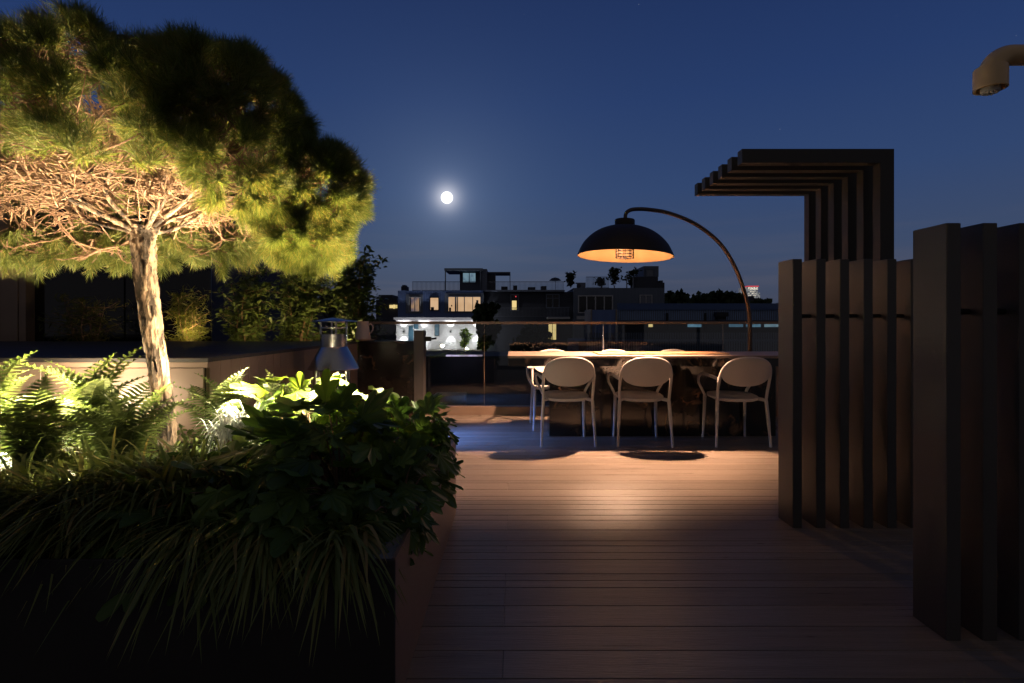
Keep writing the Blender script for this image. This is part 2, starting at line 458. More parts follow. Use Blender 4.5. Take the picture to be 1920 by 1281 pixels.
# ------------------------------------------------------------------ raised platform at the left + outdoor kitchen
pl = thing('raised_platform', 'long bronze clad raised block with dark top behind the pine', 'platform', (0, 0, 0))
ztop = .94
b = MB(); b.box(-8, -1.925, 3.14, 6.14, 0, ztop - .03); b.build('core', M['gap'], pl)
b = MB(); b.cbox(-8, -1.90, 3.12, 6.15, ztop - .028, ztop, .004); b.build('top_slab', M['frame_dark'], pl)
# front cladding: panels with fine joints
xj = X(76, 3.12)
b = MB()
zz = [0, .36, .505, .625, .74, .875]
for x0, x1 in ((-8, -4.2), (-4.2, xj), (xj, -1.93)):
    if x1 == -1.93:
        b.cbox(x0 + .002, x1, 3.122, 3.14, .0, .875, .002)
    else:
        for a, c in ((0, .56), (.56, .66), (.66, .705), (.705, .875)):
            b.cbox(x0 + .002, x1 - .002, 3.122, 3.14, a + .002, c - .002, .002)
b.build('front_panel', M['copper'], pl)
b = MB(); b.cbox(-8, -1.90, 3.118, 3.14, .879, ztop - .028, .002); b.build('top_band', M['copper'], pl)
b = MB()
y = 3.14
while y < 6.12:
    b.box(-1.925, -1.902, y + .002, y + .118, 0, ztop - .029); y += .12
b.build('side_panel', M['copper'], pl)

kt = thing('outdoor_kitchen', 'dark stone outdoor kitchen counter beside the glass balustrade', 'kitchen counter', (0, 0, 0))
b = MB(); b.box(-1.898, -1.215, 6.155, 6.315, 0, ztop - .032); b.build('front_panel', M['marble'], kt)
b = MB(); b.cbox(-1.898, -1.215, 6.14, 6.318, ztop - .03, ztop, .003); b.build('countertop', M['marble'], kt)
b = MB(); b.cbox(X(776, 6.15), X(794.5, 6.15), 6.15, 6.318, 0, Z(620, 6.15), .004); b.build('end_post', M['fin'], kt)
# black tap block on the end post
tp = MB(); zt = Z(635.5, 6.2)
x0 = X(794.5, 6.15)
tp.cbox(x0 + .001, x0 + .085, 6.17, 6.23, zt - .028, zt + .028, .004)
tp.tube([(x0 + .085, 6.2, zt), (x0 + .15, 6.2, zt + .006)], [.008, .014], 8)
tag(tp.build('gate_latch', M['rod']), 'small black latch block fixed on the side of the bronze kitchen post', 'latch')

# jug with plate on the counter
jx, jy = X(680, 6.22), 6.235
jg = thing('jug', 'pale ceramic jug with handle standing on the kitchen counter', 'jug', (jx, jy, ztop))
b = MB(); b.lathe([(.0, .02), (.088, .02), (.094, .03), (.090, .06), (.072, .19), (.066, .235), (.070, .245), (.062, .245), (.058, .23), (.06, .19), (.075, .06), (0, .05)], (0, 0, .001), 28)
b.build('body', M['jug'], jg, True)
b = MB(); b.tube([(.068, 0, .20), (.095, 0, .215), (.122, 0, .19), (.122, 0, .14), (.10, 0, .105), (.078, 0, .095)], .010, 8); b.build('handle', M['jug'], jg, True)
pt = MB(); pt.lathe([(0, 0), (.07, 0), (.12, .014), (.122, .018), (.07, .007), (0, .007)], (jx + .03, jy - .0, ztop + .001), 32)
tag(pt.build('plate', M['jug'], None, True), 'round plate under the pale jug on the counter', 'plate')

# steel outdoor fireplace with conical hood
sx_, sy_ = X(626, 4.5), 4.5
sv = thing('outdoor_fireplace', 'stainless steel outdoor fireplace with conical hood and capped flue', 'fireplace', (sx_, sy_, 0))
zc0, zc1 = Z(691, 4.5), Z(651, 4.5)
b = MB(); b.lathe([(.215, zc0 - .006), (.222, zc0), (.118, zc1), (.114, zc1 + .004), (.110, zc1), (.208, zc0)], (0, 0, 0), 48); b.build('hood', M['steel'], sv, True)
b = MB(); b.lathe([(.113, zc1), (.113, Z(627, 4.5)), (.108, Z(627, 4.5)), (.108, zc1)], (0, 0, 0), 40); b.build('flue', M['steel'], sv, True)
zt0, zt1 = Z(627, 4.5), Z(603, 4.5)
b = MB()
for k in range(4):
    a = k * math.pi / 2 + .5
    c, s = .111 * math.cos(a), .111 * math.sin(a)
    b.tube([(c, s, zt0), (c, s, zt1)], .009, 6)
for q in (.5, .98):
    b.lathe([(.115, zt0 + (zt1 - zt0) * q - .006), (.117, zt0 + (zt1 - zt0) * q), (.115, zt0 + (zt1 - zt0) * q + .006), (.107, zt0 + (zt1 - zt0) * q)], (0, 0, 0), 40)
b.build('flue_vent', M['steel'], sv, True)
b = MB(); b.lathe([(.0, zt1 + .036), (.03, zt1 + .032), (.20, zt1 + .004), (.204, zt1), (.10, zt1 + .001), (.0, zt1 + .001)], (0, 0, 0), 48); b.build('cap', M['steel'], sv, True)
for k in range(3):
    a = math.radians(215 + 120 * k)
    b = MB(); b.tube([(.15 * math.cos(a), .15 * math.sin(a), .32), (.15 * math.cos(a), .15 * math.sin(a), zc0 + .02)], .032, 16); b.build('column', M['steel'], sv, True)
b = MB(); b.lathe([(0, 0), (.24, 0), (.25, .02), (.25, .28), (.26, .32), (.245, .32), (.2, .27), (0, .26)], (0, 0, 0), 40); b.build('fire_bowl', M['frame_dark'], sv, True)

# ------------------------------------------------------------------ table
tb = thing('dining_table', 'long table with pale top on a dark veined marble base', 'table', (0, 0, 0))
b = MB(); b.cbox(-.04, 3.13, 4.71, 5.45, .829, .853, .003); b.build('tabletop', M['tabletop'], tb)
b = MB(); b.box(-.035, 3.125, 4.716, 5.444, .752, .828); b.build('apron', M['marble'], tb)
b = MB(); b.box(.384, 2.71, 5.13, 5.40, .001, .751); b.build('base', M['marble'], tb)
b = MB(); b.cbox(X(1120, 4.9), X(1365, 4.9), 4.86, 5.2, .854, .866, .003)
tag(b.build('serving_board', M['board']), 'flat wooden serving board lying on the pale table top', 'board')


# ------------------------------------------------------------------ chairs
def smooth_path(P, n=4):
    P = np.asarray(P, float); out = []
    for i in range(len(P) - 1):
        p0, p1, p2, p3 = P[max(i - 1, 0)], P[i], P[i + 1], P[min(i + 2, len(P) - 1)]
        for t in np.linspace(0, 1, n, endpoint=False):
            out.append(.5 * ((2 * p1) + (-p0 + p2) * t + (2 * p0 - 5 * p1 + 4 * p2 - p3) * t * t + (-p0 + 3 * p1 - 3 * p2 + p3) * t ** 3))
    out.append(P[-1]); return np.array(out)


def make_chair(label, group):
    t = thing('dining_chair', label, 'chair', (0, 0, 0), 0, group)
    # seat: thin dished oval-rounded slab
    b = MB(); n = 40; rings = []
    for r, z in ((.0, .448), (.6, .450), (.9, .460), (1.0, .458), (1.0, .436), (.92, .428), (.0, .428)):
        ring = []
        for k in range(n):
            a = 2 * math.pi * k / n
            ca, sa = math.cos(a), math.sin(a)
            e = 2 / 2.7
            x = math.copysign(abs(ca) ** e, ca) * .222 * (1 + .04 * sa); y = math.copysign(abs(sa) ** e, sa) * .205
            ring.append((x * r, y * r + .0, z + y * .07))
        rings += ring
    b.add(rings, [(i * n + k, i * n + (k + 1) % n, (i + 1) * n + (k + 1) % n, (i + 1) * n + k) for i in range(6) for k in range(n)])
    b.build('seat', M['chair'], t, True)
    # oval backrest panel, slightly curved
    b = MB(); V = []; na, nr = 44, 8
    def bp(u, v):
        z = .70 + v * .130
        y = -.288 - .052 * v - .03 * (1 - u * u)
        return (u * .228, y, z)
    for side in (0, 1):
        for i in range(nr + 1):
            r = i / nr
            for k in range(na):
                a = 2 * math.pi * k / na
                ca, sa = math.cos(a), math.sin(a)
                e = 2 / 2.3
                u = math.copysign(abs(ca) ** e, ca) * r; v = math.copysign(abs(sa) ** e, sa) * r
                if sa < 0: v *= 1.0
                p = bp(u, v)
                V.append((p[0], p[1] + (.006 if side else -.006) * (1 if i < nr else .55), p[2]))
    m0 = (nr + 1) * na
    Fa = []
    for i in range(nr):
        for k in range(na):
            k2 = (k + 1) % na
            Fa.append((i * na + k, i * na + k2, (i + 1) * na + k2, (i + 1) * na + k))
            Fa.append((m0 + i * na + k, m0 + (i + 1) * na + k, m0 + (i + 1) * na + k2, m0 + i * na + k2))
    for k in range(na):
        k2 = (k + 1) % na
        Fa.append((nr * na + k, nr * na + k2, m0 + nr * na + k2, m0 + nr * na + k))
    b.add(V, Fa); b.build('backrest', M['chair'], t, True)
    # frame arch around the backrest
    half = [(.231, -.195, .43), (.235, -.212, .52), (.236, -.238, .60), (.234, -.262, .66), (.222, -.292, .73), (.19, -.322, .785), (.13, -.346, .822), (.06, -.358, .837)]
    arch = half + [(0, -.361, .840)] + [(-x, y, z) for x, y, z in reversed(half)]
    b = MB(); b.tube(smooth_path(arch), .0135, 10); b.build('back_frame', M['chair'], t, True)
    for s in (-1, 1):
        b = MB(); b.tube(smooth_path([(s * .255, -.235, 0), (s * .244, -.215, .22), (s * .2315, -.195, .43)]), [.0125] * 4 + [.016] * 4 + [.0165], 10)
        b.build('leg', M['chair'], t, True)
        b = MB(); b.tube(smooth_path([(s * .216, .195, 0), (s * .208, .185, .22), (s * .205, .17, .425)]), [.0125] * 4 + [.016] * 4 + [.0165], 10)
        b.build('leg', M['chair'], t, True)
        b = MB(); b.tube(smooth_path([(s * .205, .165, .43), (s * .232, .175, .49), (s * .272, .16, .565), (s * .288, .10, .635), (s * .284, .02, .664), (s * .262, -.12, .655), (s * .236, -.245, .635)]), .0125, 10, sx=1.25)
        b.build('armrest', M['chair'], t, True)
        b = MB(); b.tube([(s * .230, -.193, .432), (s * .19, -.14, .436), (s * .16, -.05, .434)], [.016, .017, .014], 8); b.build('seat_bracket', M['chair'], t, True)
    return t


c0 = make_chair('pale plastic armchair nearest the open left end of the table, back to the deck', 'pale armchairs around the table')
near = [(.525, 4.91, .015), (1.25, 4.90, -.02), (2.165, 4.905, .01)]
nl = [None, 'pale plastic armchair in the middle of the front row, its back towards the deck', 'pale plastic armchair of the front row closest to the slatted bronze screen']
fl = ['pale armchair behind the table whose arm and legs show past the marble base', 'middle armchair on the glass balustrade side, behind the table top', 'armchair on the balustrade side of the table, nearest the lamp pole']
for i, (x, y, r) in enumerate(near):
    c = c0 if i == 0 else copy_tree(c0)
    c.location = (x, y, 0); c.rotation_euler = (0, 0, r)
    if nl[i]: c['label'] = nl[i]
for i, (x, y, r) in enumerate([(.46, 5.58, math.pi - .05), (1.2, 5.56, math.pi), (1.92, 5.57, math.pi + .03)]):
    c = copy_tree(c0); c.location = (x, y, 0); c.rotation_euler = (0, 0, r); c['label'] = fl[i]

# ------------------------------------------------------------------ arc lamp
lx, ly = X(1171.5, 4.94), 4.94
al = thing('arc_lamp', 'large dark dome heater lamp on an arched pole, glowing orange inside', 'lamp', (0, 0, 0))
zr = Z(481, 4.94)
R0 = .466
dome = [(R0, 0), (.452, .040), (.412, .118), (.348, .190), (.268, .248), (.18, .284), (.108, .298)]
TILT = .045
def tilt(V):
    V = np.asarray(V); V = V.copy(); V[:, 2] += -(V[:, 0]) * TILT; return V + np.array([lx, ly, zr])
def tl(mb, prof, n=64):
    m2 = MB(); m2.lathe(prof, (0, 0, 0), n); mb.add(tilt(m2.V[0]), m2.F[0]); return mb
pd = smooth_path([(r, z, 0) for r, z in dome], 4)
b = MB(); tl(b, [(r, z) for r, z, _ in pd] + [(.001, .298)]); b.build('shade', M['lamp_dark'], al, True)
b = MB(); tl(b, [(.001, .282)] + [(r - .007 if z < .25 else r - .004, z - .0 if z < .01 else z - .010) for r, z, _ in reversed(pd)] + [(R0, -.001)]); b.build('shade_lining', M['lamp_in'], al, True)
b = MB(); tl(b, [(.094, .292), (.097, .30), (.097, .358), (.092, .365), (.001, .365)]); b.build('shade_neck', M['lamp_dark'], al, True)
b = MB()
for q in (.0, .028, .056, .084):
    m2 = MB(); a = np.linspace(0, 2 * math.pi, 33)
    m2.tube([(.088 * math.cos(t), .088 * math.sin(t), -.012 + q) for t in a], .0035, 6, cap=False); b.add(tilt(m2.V[0]), m2.F[0])
for k in range(10):
    a = 2 * math.pi * k / 10
    m2 = MB(); m2.tube([(.088 * math.cos(a), .088 * math.sin(a), -.02), (.088 * math.cos(a), .088 * math.sin(a), .24)], .003, 6); b.add(tilt(m2.V[0]), m2.F[0])
for k in range(3):
    m2 = MB(); m2.tube([(-.088 + .03 * k, -.05, -.012), (.03 * k + .02, .07, -.012)], .003, 6); b.add(tilt(m2.V[0]), m2.F[0])
b.build('cage', M['cage'], al, True)
b = MB(); tl(b, [(.001, .14), (.035, .14), (.04, .16), (.04, .24), (.001, .24)], 24); b.build('bulb', M['bulb'], al, True)
pp = [(1406, 700), (1406, 655), (1405.5, 600), (1399, 560), (1380, 505), (1350, 457), (1305, 421), (1255, 400), (1215, 393), (1190, 392.5), (1178, 396), (1173, 403), (1172.5, 414)]
def dd(px): return 4.94 + (5.62 - 4.94) * (px - 1172) / (1406 - 1172)
P3 = [(X(1406, 5.62), 5.62, .02)] + [(X(px, dd(px)), dd(px), Z(py, dd(px))) for px, py in pp]
sp3 = smooth_path(P3, 5)
b = MB(); b.tube(sp3, np.linspace(.025, .018, len(sp3)), 14); b.build('pole', M['pole'], al, True)
b = MB(); b.lathe([(0, .001), (.27, .001), (.275, .006), (.275, .016), (.26, .02), (0, .02)], (X(1406, 5.62), 5.62, 0), 48); b.build('base', M['pole'], al, True)
lamp('lamp_glow', 'POINT', (lx, ly, zr + .075), 21, (1, .58, .30), .03)
lamp('lamp_light', 'SPOT', (lx, ly + .02, zr + .125), 1250, (1, .585, .365), .04, (lx - .32, ly + .22, 0), 110, .40)

# ------------------------------------------------------------------ slatted screens
def screen(label, yfront, xs, zt, name='slatted_screen', zrod=1.197):
    t = thing(name, label, 'screen', (xs[0], yfront, 0), 0, 'slatted bronze screens')
    for x in xs:
        b = MB(); b.cbox(x - xs[0], x - xs[0] + .053, 0, .155, .001, zt, .0025); b.build('fin', M['fin'], t)
    for a, c in zip(xs[:-1], xs[1:]):
        b = MB(); b.tube([(a - xs[0] + .0535, .06, zrod), (c - xs[0] - .0005, .06, zrod)], .0115, 10); b.build('spacer_rod', M['rod'], t, True)
    return t
screen('row of upright bronze fins next to the table, behind the nearer screen', 2.814, [1.583 + .1333 * k for k in range(7)], 1.518)
screen('nearest row of upright bronze fins at the right edge of the deck', 1.812, [1.578 + .1325 * k for k in range(4)], 1.518)
t = thing('overhead_frame', 'six nested dark L shaped frames rising above the fins like a shower canopy', 'pergola', (1.42, 3.08, 0))
for k in range(6):
    y0 = k * .148
    z1 = 2.232
    b = MB()
    # L outline extruded along y
    O = [(.852, 0.001), (.938, 0.001), (.938, z1), (0, z1), (0, z1 - .086), (.852, z1 - .086)]
    V = [(x, y0, z) for x, z in O] + [(x, y0 + .062, z) for x, z in O]
    b.add(V, [(0, 1, 2, 5), (2, 3, 4, 5), (6, 11, 8, 7), (8, 11, 10, 9)])
    b.add(V, [(i, i + 6, (i + 1) % 6 + 6, (i + 1) % 6) for i in range(6)])
    b.build('frame_bar', M['frame_dark'], t)

# ------------------------------------------------------------------ shower
dS = 1.55
hx, hz = X(1857, dS), Z(146, dS)
sh = thing('outdoor_shower', 'brass coloured shower outlet bending down from a thick pipe', 'shower', (0, 0, 0))
rp = .0295
arc = [(hx, dS, hz + .012)] + [(hx + .062 - .062 * math.cos(a), dS, hz + .012 + .058 * math.sin(a)) for a in np.linspace(.12, math.pi / 2, 12)]
xe = 2.02
arc += [(hx + .10, dS, hz + .07), (xe - .08, dS, hz + .07), (xe - .03, dS, hz + .058), (xe, dS, hz + .01), (xe, dS, hz - .05), (xe, dS, .001)]
b = MB(); b.tube(arc, rp, 24); b.build('pipe', M['brass'], sh, True)
b = MB(); b.lathe([(.030, .032), (.040, .030), (.0415, .026), (.0415, -.036), (.037, -.037), (.034, -.034), (.034, -.012), (.001, -.012)], (hx, dS, hz), 40); b.build('shower_head', M['brass'], sh, True)
b = MB(); b.lathe([(.001, -.047), (.021, -.047), (.0235, -.044), (.024, -.013)], (hx, dS, hz), 32)
for k in range(18):
    a = k * 2.4; r = .0048 * math.sqrt(k)
    b.lathe([(.0012, -.050), (.0018, -.0465)], (hx + r * math.cos(a), dS + r * math.sin(a), hz), 6)
b.build('nozzle', M['nozzle'], sh, True)

# ------------------------------------------------------------------ planter
PX = -.3425
pn = thing('planter', 'large bronze metal planter with grey rim holding the garden', 'planter', (0, 0, 0))
zp = .462
b = MB(); b.cbox(-6.5, PX, 1.457, 1.467, .001, zp, .002); b.build('front_panel', M['frame_dark'], pn)
b = MB(); b.box(PX - .010, PX, 1.468, 3.042, .001, zp); b.build('side_panel', M['copper'], pn)
b = MB(); b.box(-1.9, PX - .011, 3.032, 3.042, .001, zp); b.build('back_panel', M['frame_dark'], pn)
b = MB(); b.box(PX - .105, PX - .011, 1.47, 3.03, .1, zp - .012); b.build('rim', M['planter_in'], pn)
b = MB(); nx, ny = 90, 24
gx = np.linspace(-6.4, PX - .106, nx); gy = np.linspace(1.468, 3.03, ny)
GX, GY = np.meshgrid(gx, gy, indexing='ij')
GZ = .40 + .05 * np.sin(GX * 3.1 + GY * 2) * np.sin(GY * 4) + .015 * RNG.normal(size=GX.shape) + .05 * np.clip((GY - 1.6), 0, .6)
V = np.stack([GX, GY, GZ], 2).reshape(-1, 3)
b.add(V, [(i * ny + j, (i + 1) * ny + j, (i + 1) * ny + j + 1, i * ny + j + 1) for i in range(nx - 1) for j in range(ny - 1)])
b.build('soil', M['soil'], pn, True)

# boulder at the far corner
b = MB(); V = []; Fa = []; n, m_ = 24, 14
for i in range(m_ + 1):
    th_ = math.pi * i / m_
    for k in range(n):
        ph = 2 * math.pi * k / n
        d = np.array([math.sin(th_) * math.cos(ph), math.sin(th_) * math.sin(ph), math.cos(th_)])
        r = 1 + .10 * math.sin(3 * d[0] + 1) * math.cos(4 * d[1]) + .05 * math.sin(7 * d[2] + 5 * d[0]) + .02 * RNG.normal()
        V.append((d[0] * .15 * r, d[1] * .14 * r, d[2] * .13 * r))
for i in range(m_):
    for k in range(n):
        Fa.append((i * n + k, (i + 1) * n + k, (i + 1) * n + (k + 1) % n, i * n + (k + 1) % n))
b.add(V, Fa); rk = b.build('boulder', M['rock'], None, True); rk.location = (X(728, 2.85), 2.85, .52)
tag(rk, 'rough reddish brown boulder among leaves at the far planter corner', 'boulder')

# ------------------------------------------------------------------ plants: pine tree
BX, BY = X(303, 2.6), 2.6
fork = np.array([X(270, 2.6), 2.6, Z(428, 2.6)])
tr = thing('pine_tree', 'umbrella shaped pine lit from below with pale flaky trunk', 'tree', (0, 0, 0))
tp_ = smooth_path([(X(318, 2.6), 2.6, .38), (X(311, 2.6), 2.6, Z(790, 2.6)), (X(299, 2.6), 2.6, Z(700, 2.6)), (X(284, 2.6), 2.6, Z(600, 2.6)), (X(272, 2.6), 2.6, Z(500, 2.6)), (X(269, 2.6), 2.6, Z(450, 2.6)), tuple(fork)], 8)
b = MB(); n = 28; N = len(tp_)
V = []
for i, p in enumerate(tp_):
    q = i / (N - 1)
    r0 = .040 + .017 * q ** 1.2 + (.008 * max(0, q - .9) / .1)
    for k in range(n):
        a = 2 * math.pi * k / n
        r = r0 * (1 + .06 * math.sin(3 * a + 5 * q) + .05 * math.sin(7 * a + 19 * q) + .07 * math.sin(13 * a - 31 * q + 2 * math.sin(40 * q)) + .055 * RNG.normal())
        V.append((p[0] + r * math.cos(a), p[1] + r * math.sin(a), p[2] + .006 * RNG.normal()))
b.add(V, [(i * n + k, i * n + (k + 1) % n, (i + 1) * n + (k + 1) % n, (i + 1) * n + k) for i in range(N - 1) for k in range(n)])
b.build('trunk', M['bark'], tr, True)

LOBES = [((-1.95, 2.60, 1.76), (.76, .82, .84)), ((-2.55, 2.65, 1.80), (.62, .75, .74)), ((-1.42, 2.50, 2.12), (.34, .48, .38)),
         ((-1.04, 2.66, 1.87), (.25, .32, .22)), ((-1.12, 2.72, 1.62), (.20, .28, .15)), ((-1.38, 2.80, 1.76), (.30, .36, .20)), ((-1.28, 2.45, 1.86), (.26, .40, .22))]
pts, nrm = [], []
for li, (c, r) in enumerate(LOBES):
    area = r[0] * r[1] * r[2]
    nn = [4600, 2500, 1900, 850, 560, 560, 700][li]
    D = RNG.normal(size=(nn, 3)); D /= np.linalg.norm(D, axis=1)[:, None]
    q = np.where(RNG.random(nn) < .72, RNG.uniform(.93, 1.02, nn), RNG.uniform(.74, .93, nn))
    bumpy = 1 + .055 * np.sin(D[:, 0] * 9 + li) * np.sin(D[:, 1] * 8 + 2 * li) + .045 * np.sin(D[:, 2] * 11 + D[:, 0] * 7)
    P = np.array(c) + D * np.array(r) * (q * bumpy)[:, None]
    Nn = D / np.array(r); Nn /= np.linalg.norm(Nn, axis=1)[:, None]
    cut = 1.78 - .22 * np.clip((P[:, 1] - 2.35) / .9, 0, 1) if li < 2 else np.full(nn, -9)
    if li == 2: cut = np.full(nn, 1.74)
    keep = P[:, 2] > cut
    for lj, (c2, r2) in enumerate(LOBES):
        if lj == li: continue
        keep &= (((P - np.array(c2)) / np.array(r2)) ** 2).sum(1) > .80
    pts.append(P[keep]); nrm.append(Nn[keep])
# hanging rim of the far side
nn = 1100
a = RNG.uniform(.02, math.pi - .02, nn)
P = np.stack([-2.05 + (1.05 + .05 * RNG.normal(size=nn)) * np.cos(a), 2.62 + (.80 + .05 * RNG.normal(size=nn)) * np.sin(a), 1.665 + .075 * RNG.normal(size=nn) - .05 * np.clip(-np.cos(a), 0, 1)], 1)
pts.append(P); nrm.append(np.stack([np.cos(a) * .6, np.sin(a) * .5, -.75 + 0 * a], 1))
# sparse tufts inside the open underside
nn = 420
a = RNG.uniform(0, 2 * math.pi, nn); rr_ = np.sqrt(RNG.uniform(.05, 1, nn)) * .72
P = np.stack([-1.95 + rr_ * np.cos(a), 2.6 + rr_ * np.sin(a), RNG.uniform(1.86, 2.2, nn)], 1)
pts.append(P); nrm.append(np.stack([np.cos(a) * .7, np.sin(a) * .7, .2 + 0 * a], 1))
P = np.concatenate(pts); Nn = np.concatenate(nrm)
cc = P[RNG.choice(len(P), 620, replace=False)]
near_ = np.empty(len(P), int)
for i0 in range(0, len(P), 1000):
    near_[i0:i0 + 1000] = np.argmin(((P[i0:i0 + 1000, None] - cc[None]) ** 2).sum(2), 1)
P = P + (cc[near_] - P) * .42
off = P - cc[near_]
Nn = Nn + off * 7
P = P[P[:, 2] > 1.44] if False else P
TP = P
D = Nn + RNG.normal(size=Nn.shape) * .33
rimlow = np.clip((1.85 - P[:, 2]) / .35, 0, 1)
D[:, 2] += .2 * (1 - rimlow) - .55 * rimlow
D /= np.linalg.norm(D, axis=1)[:, None]
K = 64
base = np.repeat(P, K, 0); ax = np.repeat(D, K, 0)
MM = len(base)
side = RNG.normal(size=(MM, 3)); side -= ax * (side * ax).sum(1)[:, None]; side /= np.linalg.norm(side, axis=1)[:, None]
spread = RNG.uniform(.12, .95, MM)
nd = ax * np.cos(spread)[:, None] + side * np.sin(spread)[:, None]
along = RNG.uniform(-.05, .02, MM)
st_ = base + ax * along[:, None]
ln = RNG.uniform(.055, .088, MM)
NV = [(-.0013, 0, 0), (.0013, 0, 0), (.0009, .75, .035), (0, 1, .05), (-.0009, .75, .035)]
sc = np.stack([np.ones(MM), ln, ln], 1)
b = MB(); b.inst(NV, [(0, 1, 2, 3), ], frames(nd, RNG.uniform(0, 6.28, MM)), st_, sc)
b.build('crown', M['needle'], tr)
# limbs and twigs
b = MB(); lb = []
mains = []
for az, el, L in ((200, 12, .80), (168, 16, .85), (140, 25, .8), (95, 25, .6), (50, 22, .75), (18, 18, .82), (-14, 20, .70), (-45, 26, .65), (-85, 24, .6), (-125, 20, .7), (235, 15, .75), (60, 70, .6), (200, 62, .6)):
    a, e = math.radians(az), math.radians(el)
    d = np.array([math.cos(a) * math.cos(e), math.sin(a) * math.cos(e), math.sin(e)])
    P_ = [fork + np.array([0, 0, -.03])]
    for q in (.25, .5, .75, 1):
        P_.append(fork + d * L * q + RNG.normal(size=3) * .055 + np.array([0, 0, .05 * math.sin(q * 3) - .03 * q]))
    path = smooth_path(P_, 6)
    mains.append(path)
    lb.append(path)
    b = MB() if False else b
    b.tube(path, np.linspace(.0135, .004, len(path)) * (1 + .08 * RNG.normal(size=len(path))), 9)
b.build('limb', M['bark'], tr, True)
b = MB()
allm = np.concatenate([m[4:] for m in mains])
sel = RNG.choice(len(TP), 3200, replace=False)
joints = [allm]
for idx in sel:
    tgt = TP[idx] - D[idx] * .04
    J = np.concatenate(joints)
    vec = J - tgt
    dist = np.linalg.norm(vec, axis=1) + .6 * np.linalg.norm(J - fork, axis=1) * 0 + .55 * RNG.random(len(J))
    k = np.argmin(dist)
    s0 = J[k]
    L = np.linalg.norm(tgt - s0)
    if L > 1.0: continue
    mid1 = s0 + (tgt - s0) * .33 + RNG.normal(size=3) * L * .12
    mid2 = s0 + (tgt - s0) * .66 + RNG.normal(size=3) * L * .10
    path = smooth_path([s0, mid1, mid2, tgt], 3)
    r0 = .0035 + .007 * min(L, .8)
    b.tube(path, np.linspace(r0, .0022, len(path)), 5, cap=False)
    if RNG.random() < .25: joints.append(path[2:7])
lim = np.concatenate([m[6:] for m in mains])
for q in range(1250):
    s0 = lim[RNG.integers(len(lim))]
    out = s0 - fork; out /= np.linalg.norm(out) + 1e-6
    L = RNG.uniform(.10, .42)
    v = out * RNG.uniform(-.2, 1) + RNG.normal(size=3) * .55 + np.array([0, 0, .25]); v /= np.linalg.norm(v)
    e = s0 + v * L
    if ((e - fork)[:2] ** 2).sum() > .62 or e[2] < 1.62: continue
    path = smooth_path([s0, s0 + v * L * .35 + RNG.normal(size=3) * L * .13, s0 + v * L * .7 + RNG.normal(size=3) * L * .13, e], 2)
    b.tube(path, np.linspace(.0038, .0014, len(path)), 4, cap=False)
b.build('twigs', M['twig'], tr, True)


# ------------------------------------------------------------------ other plants
def frond_template(n=26, L=1.0):
    V, Fa = [], []
    # rachis
    for i in range(n + 1):
        t = i / n
        z = .34 * math.sin(t * 2.1) - .28 * t * t
        V += [(-.004, t, z), (.004, t, z)]
    for i in range(n):
        Fa.append((2 * i, 2 * i + 1, 2 * i + 3, 2 * i + 2))
    for i in range(2, n):
        t = i / n
        z = .34 * math.sin(t * 2.1) - .28 * t * t
        l = .20 * math.sin(math.pi * min(1, (t * 1.02 + .05)) ** .8) ** .8 + .012
        for s in (-1, 1):
            k = len(V)
            w_ = .022
            V += [(0, t - w_ / 2, z), (s * l * .5, t - w_ * .45 + l * .12, z + .01), (s * l, t + l * .28, z - l * .15), (s * l * .5, t + w_ * .55 + l * .14, z + .012), (0, t + w_ / 2, z)]
            Fa.append((k, k + 1, k + 3, k + 4)); Fa.append((k + 1, k + 2, k + 2 + 1, k + 1 + 2))
    Fa = [f if len(set(f)) == 4 else f for f in Fa]
    return V, Fa


FV, FF = frond_template()
FF = [list(f) for f in FF]
# split the pointed halves off as triangles
quads = [f for f in FF if len(set(f)) == 4]; tris = [[f[0], f[1], f[2]] for f in FF if len(set(f)) == 3]


def fern(loc, size, nf, label, rnd, lean=(0, 0), m='fern', name='fern'):
    t = thing(name, label, 'fern', loc, rnd, 'ferns in the planter')
    r = np.random.default_rng(int(abs(loc[0]) * 1000 + loc[1] * 77))
    az = np.linspace(0, 2 * math.pi, nf, endpoint=False) + r.normal(size=nf) * .25
    el = r.uniform(.65, 1.25, nf)
    Dd = np.stack([np.cos(az) * np.cos(el) + lean[0], np.sin(az) * np.cos(el) + lean[1], np.sin(el)], 1)
    R = frames(Dd, r.normal(size=nf) * .2)
    # keep the frond face upwards
    sc = size * r.uniform(.75, 1.15, nf)
    b = MB(); T0 = np.zeros((nf, 3)) + r.normal(size=(nf, 3)) * .02
    b.inst(FV, quads, R, T0, sc)
    if tris: b.inst(FV, tris, R, T0, sc)
    b.build('fronds', M[m], t)
    b = MB()
    for k in range(nf):
        b.tube([(0, 0, -.05), T0[k] + R[k][:, 1] * .05 * sc[k]], .003, 5)
    b.build('crown_base', M['twig'], t)
    return t


fern((-2.10, 2.50, .46), .56, 20, 'tall bright fern left of the pine trunk, tallest of the ferns', .3)
fern((-1.95, 2.05, .48), .46, 18, 'washed out pale fern in front of the left garden spotlight', 1.3)
fern((-2.48, 2.25, .46), .54, 18, 'feathery fern against the bronze block at the left edge', 2.1)
fern((-1.62, 2.80, .44), .46, 14, 'yellow green fern directly behind the pine trunk', .9)
fern((-1.66, 2.15, .48), .40, 18, 'low fern at the foot of the pine trunk', .2)
fern((-2.20, 1.90, .44), .30, 13, 'small fern half covered by arching grass on the far left', .2)
fern((-1.25, 2.75, .46), .42, 12, 'fern rising between the broad leaves and the bronze block', 1.9)
fern((-.70, 2.92, .48), .27, 13, 'golden lit fern by the dark kitchen counter', .5)
fern((-.44, 1.92, .44), .22, 9, 'dark little fern poking over the side of the planter', .4, lean=(.6, 0))


